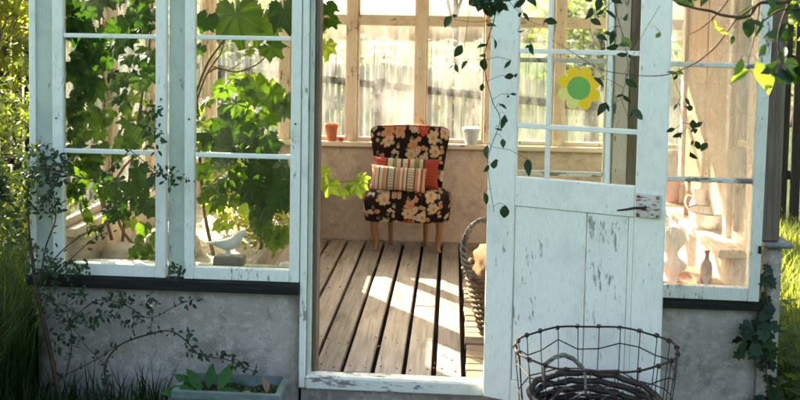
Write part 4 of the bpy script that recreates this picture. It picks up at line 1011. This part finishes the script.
for z in (1.03, .22): build('rail', fbox(-5.2, 4.66, .0165, .060, fz(-5.2, z+.045, z-.05)-.04, fz(-5.2, z+.045, z-.05)+.04, fz(4.66, z+.045, z-.05)-.04, fz(4.66, z+.045, z-.05)+.04), 'fence_dark', pf, ax=0)
for sx in (-4, -1.6, .9, 3.4): build('fence_post', fbox(sx, sx+.09, .061, .15, GZ, 1.12, GZ, 1.12), 'fence_dark', pf, ax=2)
def board_fence(label, x0, x1, yfun, top):
    t = thing('board_fence', label, 'fence', ((x0+x1)/2, yfun((x0+x1)/2), GZ)); x = x0
    while x < x1:
        y = yfun(x); build('fence_board', bx(x, x+.095, y, y+.02, GZ+.02, top+random.uniform(-.05, .05), bev=.002), 'fence_dark', t, ax=2); x += .125
    for z in (.25, top-.35): build('rail', MB().add([(x0, yfun(x0)+.022, z), (x1, yfun(x1)+.022, z), (x1, yfun(x1)+.022, z+.09), (x0, yfun(x0)+.022, z+.09), (x0, yfun(x0)+.06, z), (x1, yfun(x1)+.06, z), (x1, yfun(x1)+.06, z+.09), (x0, yfun(x0)+.06, z+.09)], [(0, 1, 2, 3), (7, 6, 5, 4), (3, 2, 6, 7), (0, 4, 5, 1), (0, 3, 7, 4), (1, 5, 6, 2)]), 'fence_dark', t, ax=0)
board_fence('tall dark board fence at the left edge behind the yellow tree', -7.0, -3.55, lambda x: 8.2, 1.9)
board_fence('tall dark board fence at the right edge behind the lawn', 2.75, 7.5, lambda x: 8.6, 1.75)

# ------------------------------------------------------------------ shrubs and trees
def woody(name, label, cat, base, h, blobs, nleaf, tm, m, s0, s1, trunk_r=.03, group=None, up=.3, nlimb=9, stem_m='bark', spread=.3, droop=0.):
    t = thing(name, label, cat, base, group); bs = Vector(base); b = MB()
    top_ = Vector((sum(q[0] for q in blobs)/len(blobs), sum(q[1] for q in blobs)/len(blobs), 0))
    tp = spline([bs, bs+Vector(((top_.x-bs.x)*.3+random.uniform(-.05, .05), (top_.y-bs.y)*.3, h*.35)), Vector((top_.x, top_.y, bs.z+h*.75))], 5)
    tk = build('trunk', MB().tube(tp, taper(len(tp), trunk_r, trunk_r*.35), 8), stem_m, t)
    L = Leaves()
    for bi, (x, y, z, rx, ry, rz) in enumerate(blobs):
        c = Vector((x, y, z))
        for k in range(max(1, nlimb//len(blobs))):
            e = c+Vector((random.uniform(-rx, rx)*.75, random.uniform(-ry, ry)*.75, random.uniform(-rz, rz)*.75)); s0_ = tp[random.randrange(len(tp)//3, len(tp))]
            sp = spline([s0_, (s0_+e)/2+Vector((0, 0, .06*h)), e], 4); b.tube(sp, taper(len(sp), trunk_r*.35, .003), 5)
        ncl = max(6, int(26*rx*ry*rz/.3)) if rx*ry*rz < 2 else 70; cl = []
        for k in range(min(ncl, 70)):
            dvec = rv(1).normalized(); q = random.random()**.4; cl.append(c+Vector((dvec.x*rx*q, dvec.y*ry*q, dvec.z*rz*q)))
        for k in range(int(nleaf/len(blobs))):
            cc = random.choice(cl); p = cc+Vector((random.gauss(0, rx*spread), random.gauss(0, ry*spread), random.gauss(0, rz*spread)))
            L.add(tm, p, rv(.6)+Vector((0, 0, .6)), rv(.7)+(p-c).normalized()+Vector((0, 0, up-droop)), random.uniform(s0, s1))
    if b.v: build('limbs', b, stem_m, t)
    stuff(build('crown', L.mb(), m, t)); return t
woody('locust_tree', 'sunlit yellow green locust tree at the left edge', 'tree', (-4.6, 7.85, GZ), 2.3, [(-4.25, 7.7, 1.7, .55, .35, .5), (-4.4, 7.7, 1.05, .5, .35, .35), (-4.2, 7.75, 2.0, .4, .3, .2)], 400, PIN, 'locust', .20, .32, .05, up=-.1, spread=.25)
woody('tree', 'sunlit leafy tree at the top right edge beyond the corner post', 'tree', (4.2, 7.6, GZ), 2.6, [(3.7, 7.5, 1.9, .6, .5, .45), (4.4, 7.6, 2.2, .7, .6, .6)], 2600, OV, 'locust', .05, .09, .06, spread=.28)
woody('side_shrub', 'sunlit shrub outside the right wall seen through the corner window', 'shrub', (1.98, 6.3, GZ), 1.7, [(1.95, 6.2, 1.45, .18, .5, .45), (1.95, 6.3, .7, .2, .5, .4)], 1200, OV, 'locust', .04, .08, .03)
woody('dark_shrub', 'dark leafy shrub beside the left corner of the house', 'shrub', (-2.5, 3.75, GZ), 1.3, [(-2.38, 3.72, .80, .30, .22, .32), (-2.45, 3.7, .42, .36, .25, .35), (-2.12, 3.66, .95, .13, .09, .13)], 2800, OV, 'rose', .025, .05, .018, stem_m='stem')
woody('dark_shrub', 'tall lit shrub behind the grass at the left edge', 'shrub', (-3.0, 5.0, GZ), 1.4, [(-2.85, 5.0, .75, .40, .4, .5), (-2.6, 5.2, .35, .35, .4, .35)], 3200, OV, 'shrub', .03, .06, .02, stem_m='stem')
# beyond the fence: loose pale shrubs with white flower heads
k = 0
for (x, y, h, r, lab) in ((-2.9, 12.0, 1.7, .8, 'pale flowering shrub beyond the fence, seen through the leftmost back pane'), (-1.35, 11.4, 1.75, .55, 'white flowering shrub beyond the fence, above the terracotta pot'), (-.45, 11.0, 1.7, .5, 'white flowering shrub beyond the fence, above the chair'), (.25, 10.6, 1.75, .5, 'white flowering shrub beyond the fence, above the pale blue pot'), (1.5, 10.6, 1.9, .6, 'white flowering shrub beyond the fence, behind the daisy sticker')):
    t = woody('flowering_shrub', lab, 'shrub', (x, y, GZ), h, [(x, y, 1.05, r, .35, .38), (x+.1, y+.1, .5, r, .4, .4)], 300, OV, 'shrub', .05, .09, .02, 'flowering shrubs beyond the picket fence', stem_m='stem', nlimb=10)
    for q in range(15):
        c = Vector((x+random.uniform(-r, r)*1.15, y-.3+random.uniform(-.1, .2), random.uniform(1.22, 1.62))); L = Leaves(); rr = random.uniform(.07, .13)
        for j in range(60):
            a = random.uniform(0, 6.28); w_ = math.sqrt(random.random())*rr
            L.add(OV, c+Vector((w_*math.cos(a), w_*math.sin(a), .03*(1-(w_/rr)**2)+random.uniform(-.008, .008))), rv(.3)+Vector((0, -.3, 1)), rv(), random.uniform(.014, .026))
        fh = build('flower_head', L.mb(), 'flower_white', t)
        build('stalk', MB().tube([c+Vector((0, 0, .01)), c-Vector((0, -.02, .35))], .005, 5), 'stem', t)
for x, y, h, r, lab in ((.0, 12.6, 4.2, .075, 'slim grey trunked tree right behind the picket fence'),):
    woody('tree', lab, 'tree', (x, y, GZ), h, [(x, y, 3.3, .8, .8, .7)], 900, OV, 'shrub', .06, .12, r)
for x, y, h, R_, lab in ((-9, 20, 5, 2.2, 'distant green tree far left behind the fences'), (-6.2, 26, 3.0, 1.6, 'distant round tree beyond the fence, behind the vine window'), (4.2, 26, 3.2, 1.6, 'distant tree beyond the fence, behind the open door'), (7.5, 19, 5.5, 2.4, 'distant tall tree at the right behind the board fence')):
    woody('tree', lab, 'tree', (x, y, GZ), h, [(x, y, h*.62, R_, R_*.8, h*.34), (x+.7, y, h*.4, R_*.8, R_*.7, h*.25)], 2600, OV, 'shrub', .18, .34, .14, nlimb=14)

woody('shade_bush', 'unseen dense bush added left of the house to shade the grass', 'bush', (-4.5, 5.6, GZ), 2.6, [(-4.5, 5.6, 1.9, .7, .7, .7), (-4.4, 5.5, .9, .8, .8, .7), (-4.1, 5.85, 1.7, .55, .5, .7), (-3.75, 4.9, 1.0, .4, .4, .5)], 9000, OV, 'ivy', .08, .13, .06)  # added out of view to throw shade on the grass at the left
# the garden behind the viewer, mirrored faintly in the panes
for x, y, h, R_, lab in ((-9, -9, 5.5, 2.4, 'garden tree behind the viewer, far left'), (-4, -11, 5, 2.3, 'garden tree behind the viewer, left of the path'), (1.5, -10, 4.6, 2.2, 'garden tree straight behind the viewer'), (6.5, -9, 5.4, 2.4, 'garden tree behind the viewer, far right'), (11, -7, 5.5, 2.4, 'garden tree behind the viewer at the right end')):
    woody('garden_tree', lab, 'tree', (x, y, GZ), h, [(x, y, h*.60, R_, R_*.8, h*.36), (x+.7, y, h*.3, R_, R_*.7, h*.28)], 3200, OV, 'shrub', .2, .36, .14, 'trees behind the viewer', nlimb=10)

# ------------------------------------------------------------------ grass and ground cover
def grass(name, x0, x1, y0, y1, n, h0, h1, m, keep=lambda x, y: True):
    v = []; f = []
    for i in range(n):
        x, y = random.uniform(x0, x1), random.uniform(y0, y1)
        if not keep(x, y): continue
        h = random.uniform(h0, h1); a = random.uniform(0, 6.28); bend = random.uniform(.1, .6)*h; w_ = random.uniform(.003, .006)
        dx, dy = math.cos(a), math.sin(a); px, py = -dy*w_, dx*w_; b = len(v)
        v += [(x-px, y-py, GZ-.01), (x+px, y+py, GZ-.01), (x+dx*bend*.25-px*.8, y+dy*bend*.25-py*.8, GZ+h*.55), (x+dx*bend*.25+px*.8, y+dy*bend*.25+py*.8, GZ+h*.55), (x+dx*bend, y+dy*bend, GZ+h*.95)]
        f += [(b, b+1, b+3, b+2), (b+2, b+3, b+4)]
    return stuff(build(name, MB().add(v, f, True), m))
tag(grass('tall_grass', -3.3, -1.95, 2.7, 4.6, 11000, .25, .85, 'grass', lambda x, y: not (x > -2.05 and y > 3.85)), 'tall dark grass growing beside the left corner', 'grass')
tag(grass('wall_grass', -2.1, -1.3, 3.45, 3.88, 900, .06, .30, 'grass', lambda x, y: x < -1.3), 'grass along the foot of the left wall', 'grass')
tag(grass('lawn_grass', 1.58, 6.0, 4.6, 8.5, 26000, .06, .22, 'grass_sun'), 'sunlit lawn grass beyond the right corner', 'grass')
tag(grass('back_grass', -6.5, -2.1, 4.7, 8.1, 14000, .10, .40, 'grass'), 'grass left of the house, shade painted into its dark colour', 'grass')
L = Leaves()
for i in range(3000):
    x, y = random.uniform(1.62, 3.0), random.uniform(3.5, 4.7); z = GZ+abs(random.gauss(0, .18))+max(0, .35*math.sin(x*5+y*3))*random.random()
    L.add(LOB, (x, y, z), rv(.5)+Vector((0, -.3, .8)), rv(), random.uniform(.03, .065))
tag(stuff(build('ground_ivy', L.mb(), 'shrub')), 'leafy ivy ground cover catching sun right of the pier', 'ivy')

# ------------------------------------------------------------------ climbing rose over the left corner
cr = thing('climbing_rose', 'thin stemmed climbing rose with small dark leaves over the left wall', 'rose', (-1.55, 3.80, GZ))
RS = [([(64, 420, 3.72), (50, 350, 3.76), (37, 292, 3.78), (30, 240, 3.80)], .011, .008), ([(108, 410, 3.74), (107, 385, 3.76), (105, 365, 3.80), (120, 345, 3.83), (150, 334, 3.85), (170, 331, 3.85), (185, 340, 3.85), (198, 354, 3.85), (210, 357, 3.85), (228, 360, 3.84), (242, 366, 3.82), (256, 373, 3.80)], .0055, .0018),
      ([(52, 385, 3.78), (66, 375, 3.80), (95, 360, 3.83), (118, 345, 3.84)], .003, .0018), ([(37, 292, 3.78), (52, 262, 3.80), (78, 238, 3.83), (112, 222, 3.83), (140, 205, 3.84)], .004, .0015), ([(58, 272, 3.82), (75, 255, 3.83), (92, 240, 3.83), (108, 232, 3.83)], .003, .0015),
      ([(65, 330, 3.80), (80, 312, 3.83), (100, 300, 3.83), (125, 305, 3.84), (150, 318, 3.85), (175, 306, 3.85), (200, 297, 3.85)], .003, .0013), ([(150, 334, 3.85), (152, 315, 3.85), (148, 300, 3.84)], .002, .001), ([(38, 300, 3.78), (45, 250, 3.80), (56, 215, 3.80), (48, 175, 3.80), (36, 150, 3.80)], .004, .002),
      ([(30, 240, 3.80), (28, 190, 3.78), (40, 165, 3.78), (60, 172, 3.80)], .004, .0018), ([(60, 172, 3.80), (95, 178, 3.8), (130, 150, 3.82), (150, 120, 3.82), (162, 112, 3.82)], .003, .0012), ([(130, 150, 3.82), (158, 172, 3.82), (178, 178, 3.82), (190, 178, 3.82)], .002, .001), ([(66, 376, 3.8), (72, 340, 3.81), (66, 305, 3.82), (72, 285, 3.82)], .003, .0015), ([(105, 365, 3.8), (85, 345, 3.82), (75, 330, 3.82), (60, 322, 3.82)], .002, .001)]
b = MB(); L = Leaves()
CLUST = [(148, 118, 12, 18, 34), (156, 140, 9, 14, 22), (165, 176, 16, 12, 30), (150, 178, 8, 8, 10), (40, 165, 26, 22, 80), (30, 190, 28, 22, 90), (58, 168, 14, 16, 36), (50, 205, 14, 12, 24), (110, 212, 10, 10, 14), (92, 235, 8, 8, 12), (60, 270, 22, 14, 40), (82, 268, 10, 8, 14), (40, 262, 16, 14, 34), (176, 270, 10, 7, 18), (120, 298, 20, 8, 30), (108, 310, 12, 10, 22), (70, 318, 16, 10, 30), (92, 322, 10, 8, 16), (130, 322, 14, 8, 20), (80, 295, 12, 8, 14), (150, 304, 8, 8, 14), (186, 302, 8, 5, 12), (188, 335, 6, 5, 10), (190, 350, 4, 5, 6), (205, 356, 5, 3, 7), (226, 353, 6, 4, 7), (238, 364, 6, 4, 8), (252, 368, 5, 4, 6), (60, 340, 14, 14, 24), (108, 375, 6, 8, 8), (45, 300, 14, 16, 34), (12, 230, 14, 20, 40), (100, 175, 8, 6, 6)]
for pts, r0, r1 in RS:
    sp = stem_px(pts, 6); b.tube(sp, taper(len(sp), r0, r1), 6)
    for q in sp[::3]:
        for j in range(2): L.add(OV, q+rv(.012), rv(.5)+Vector((0, -.8, .4)), rv(.8), random.uniform(.014, .030))
build('stems', b, 'stem', cr)
for (px, py, rx, ry, n) in CLUST:
    for i in range(int(n*(2.0 if px < 70 and py < 280 else 1.15))):
        t = random.uniform(0, 6.28); q = math.sqrt(random.random()); p = at(px+rx*q*math.cos(t), py+ry*q*math.sin(t), random.uniform(3.70, 3.86))
        L.add(OV, p, rv(.5)+Vector((0, -.7, .5)), rv(.8)+Vector((0, 0, -.2)), random.uniform(.016, .040))
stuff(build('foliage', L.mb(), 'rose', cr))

# ivy on the right pier
iv = thing('ivy', 'dark lobed ivy climbing the plaster pier at the right', 'ivy', (1.45, 3.88, GZ))
for pts in ([(772, 420, 3.86), (766, 370, 3.88), (760, 340, 3.89), (752, 345, 3.89), (740, 340, 3.89)], [(766, 370, 3.88), (770, 320, 3.88), (764, 280, 3.88), (768, 262, 3.88)], [(760, 340, 3.89), (758, 300, 3.89), (765, 272, 3.89)]): add_stem(iv, stem_px(pts), .004, .002, 'stem')
ri = random.Random(4)
for (px, py, rx, ry, n, s0, s1) in ((758, 332, 16, 10, 16, 9, 15), (748, 345, 11, 8, 9, 9, 14), (766, 355, 8, 12, 9, 9, 14), (764, 275, 8, 10, 8, 8, 13), (768, 300, 6, 16, 8, 8, 12), (768, 385, 8, 14, 9, 9, 14), (762, 318, 8, 6, 5, 8, 12)):
    for i in range(n):
        p = at(px+ri.uniform(-rx, rx), py+ri.uniform(-ry, ry), ri.uniform(3.86, 3.905)); leaf_obj('leaf', 'lobed', LOB, 'ivy', p, (ri.gauss(0, .3), -1, ri.gauss(.3, .3)), (ri.gauss(0, .7), 0, -1), sz_px(ri.uniform(s0, s1), 3.88), iv)

# ------------------------------------------------------------------ twigs hanging in front
def twig(label, stems, leaves, Y, base, m='twig_leaf', name='hanging_twig', cat='branch', spread=.12, seed=1, big=1.05, tmk=('ov', 0)):
    t = thing(name, label, cat, base); r_ = random.Random(seed)
    SP = []
    for pts, r0, r1 in stems:
        sp = stem_px([(p[0], p[1], p[2] if len(p) > 2 else Y) for p in pts], 8); add_stem(t, sp, r0*.62, r1*.8, 'stem'); SP += sp
    for i, (px, py, s, *mm) in enumerate(leaves):
        yy = Y+r_.uniform(-spread, spread)*.5; mt_ = mm[0] if mm else m; k = r_.randrange(5)
        a = r_.gauss(0, 1.1); p = at(px, py, yy)+Vector((0, 0, sz_px(s, yy)*.4*big)); s1 = sz_px(s, yy)*big*r_.uniform(.8, 1.15)
        leaf_obj('leaf', 'front%d' % k, LEAFV[k], mt_, p, (r_.gauss(0, .6), -1, r_.gauss(.2, .6)), (math.sin(a)*.9, r_.gauss(0, .3), -abs(math.cos(a))), s1, t)
        q = min(SP, key=lambda v: (v-p).length_squared)
        if .004 < (q-p).length < .22: build('leaf_stalk', MB().tube([q, (q+p)/2+Vector((0, 0, .012)), p], .0009, 4), 'stem', t)
        if r_.random() < .45:   # a smaller companion leaf at the same node
            k2 = r_.randrange(5); leaf_obj('leaf', 'front%d' % k2, LEAFV[k2], mt_, p+rv(.004), (r_.gauss(0, .7), -1, r_.gauss(.2, .6)), (-math.sin(a)*.9+r_.gauss(0, .4), r_.gauss(0, .3), -.5), s1*r_.uniform(.45, .8), t)
    return t
r_ = random.Random(12)
lvA = [(480+x/2, y/2, s) for x, y, s in ((85, 35, 13), (130, 50, 12), (75, 70, 9), (100, 97, 12), (15, 100, 13), (10, 130, 16), (68, 160, 10), (60, 195, 8), (40, 215, 9), (50, 240, 13), (15, 300, 12), (45, 285, 9), (20, 345, 19), (95, 330, 14), (5, 175, 10), (30, 265, 9), (28, 85, 9), (12, 60, 12), (62, 128, 9), (8, 395, 12), (50, 425, 18))]
lvA += [(r_.uniform(478, 524), r_.uniform(-14, 14), r_.uniform(10, 18)) for _ in range(34)] + [(r_.uniform(470, 500), r_.uniform(-10, 6), r_.uniform(10, 16)) for _ in range(12)]
lvA += [(462, 50, 12), (455, 68, 10), (452, 22, 14), (468, 66, 12)]
twig('leafy twigs trailing down the left stile of the open door', [([(508, -125, 3.76), (506, -90, 3.5), (505, -60), (500, -10), (494, 20), (484, 60), (492, 100), (500, 120), (490, 150), (488, 170), (494, 212)], .004, .0012), ([(500, -10), (515, 8), (532, 22), (545, 26)], .002, .001), ([(494, 20), (475, 22), (455, 20)], .002, .001), ([(484, 60), (466, 60), (454, 68)], .0015, .001), ([(505, -60), (480, -15), (470, 10), (464, 48)], .002, .001)], lvA, 3.25, at(505, -60, 3.25), seed=2)
lvB = [(600+x/2, y/2, s) for x, y, s in ((45, 48, 12), (62, 155, 11), (50, 168, 13), (45, 200, 12), (12, 217, 14), (30, 215, 12), (62, 235, 16), (38, 103, 15), (10, 30, 12), (0, 8, 14), (20, 6, 14), (8, 75, 10), (55, 118, 12))] + [(622, 43, 14, 'grape_lit'), (612, 36, 12), (584, 6, 16), (592, 14, 14), (600, 4, 14), (590, 24, 10), (596, 40, 10), (593, 83, 13)]
twig('slender leafy strand hanging before the right column of door panes', [([(612, -128, 3.76), (612, -95, 3.4), (612, -60), (614, 0), (624, 40), (628, 70), (622, 98), (630, 122)], .003, .001), ([(614, 0), (600, 14), (590, 24), (594, 42)], .002, .001), ([(622, 98), (610, 107), (604, 110)], .0015, .001)], lvB, 3.1, at(612, -60, 3.1), seed=3)
lvC = [(600+x/2, y/2, s) for x, y, s in ((155, 215, 9), (170, 203, 9), (172, 222, 10), (185, 248, 11), (165, 275, 12), (185, 265, 10), (215, 295, 11), (180, 312, 10), (190, 290, 10), (205, 252, 9), (155, 155, 8), (150, 265, 9))]
twig('short leaf strand hanging in front of the right window', [([(672, 74), (678, 90), (684, 104), (690, 124), (694, 146)], .0018, .0008), ([(690, 124), (700, 132), (708, 147)], .001, .0007)], lvC, 3.0, at(672, 74, 3.0), seed=4)
br = [([(820, -30), (790, 0), (760, 3), (750, 15), (737, 17), (722, 15), (710, 11), (694, 8), (676, 2)], .010, .004), ([(757, 4), (738, 18), (732, 25), (717, 45), (700, 60), (685, 68), (670, 74), (650, 76), (625, 74), (600, 69), (575, 54), (552, 40)], .0045, .001), ([(712, 19), (722, 8), (732, -6)], .004, .003), ([(712, 19), (700, 29), (690, 34)], .003, .0015), ([(790, 0), (782, 20), (778, 40), (781, 70)], .004, .002), ([(760, 3), (756, 30), (748, 62)], .003, .0015), ([(820, -10), (800, 8), (780, 10), (762, 22)], .005, .003), ([(625, 74), (640, 40), (660, 5)], .0015, .001)]
lvD = [(757, 18, 22), (763, 26, 16), (752, 26, 14), (757, 74, 22, 'grape_lit'), (748, 78, 14, 'grape_lit'), (780, 78, 28), (772, 82, 18), (716, 32, 9, 'locust'), (712, 22, 8, 'locust'), (669, 10, 22), (741, 65, 12), (787, 30, 16), (795, 45, 18), (792, 90, 18), (796, 14, 18), (785, 8, 16), (768, -4, 18), (740, -6, 16), (712, -5, 16), (680, -4, 14), (690, 2, 10), (765, 50, 10), (785, 55, 14), (799, 75, 16), (733, 40, 8), (660, 36, 7), (678, 78, 7)]  # grape_lit and locust leaves here carry a painted sunlit tone
twig('bare arching branch with broad leaves reaching in at the top right', br, lvD, 2.35, at(820, -30, 2.35), name='overhanging_branch', seed=6, big=1.45)

# ------------------------------------------------------------------ litter on the floorboards
L = Leaves(); rl = random.Random(9)
for i in range(130):
    x, y = rl.uniform(-.98, .05), rl.choice((rl.uniform(3.98, 6.5), rl.uniform(5.8, 6.55), rl.uniform(3.98, 4.4)))
    L.add(tmpl_ovate(.5, .3), (x, y, .004+rl.uniform(0, .006)), rv(.25)+Vector((0, 0, 1)), rv(), rl.uniform(.008, .028))
tag(stuff(build('leaf_litter', L.mb(), 'dry_leaf')), 'scattered dry leaf bits on the floorboards', 'leaf litter')
for k in range(-6, 2):
    for yy in (4.02, 5.3, 6.55):
        for dx in (.035, .11):
            b = MB().lathe([(.0045, 0), (.0045, .0025), (.003, .0035)], (gx+PITCHX*k+dx+rl.uniform(-.006, .006), yy+rl.uniform(-.02, .02), .001), 6); build('nail', b, 'iron', fl)
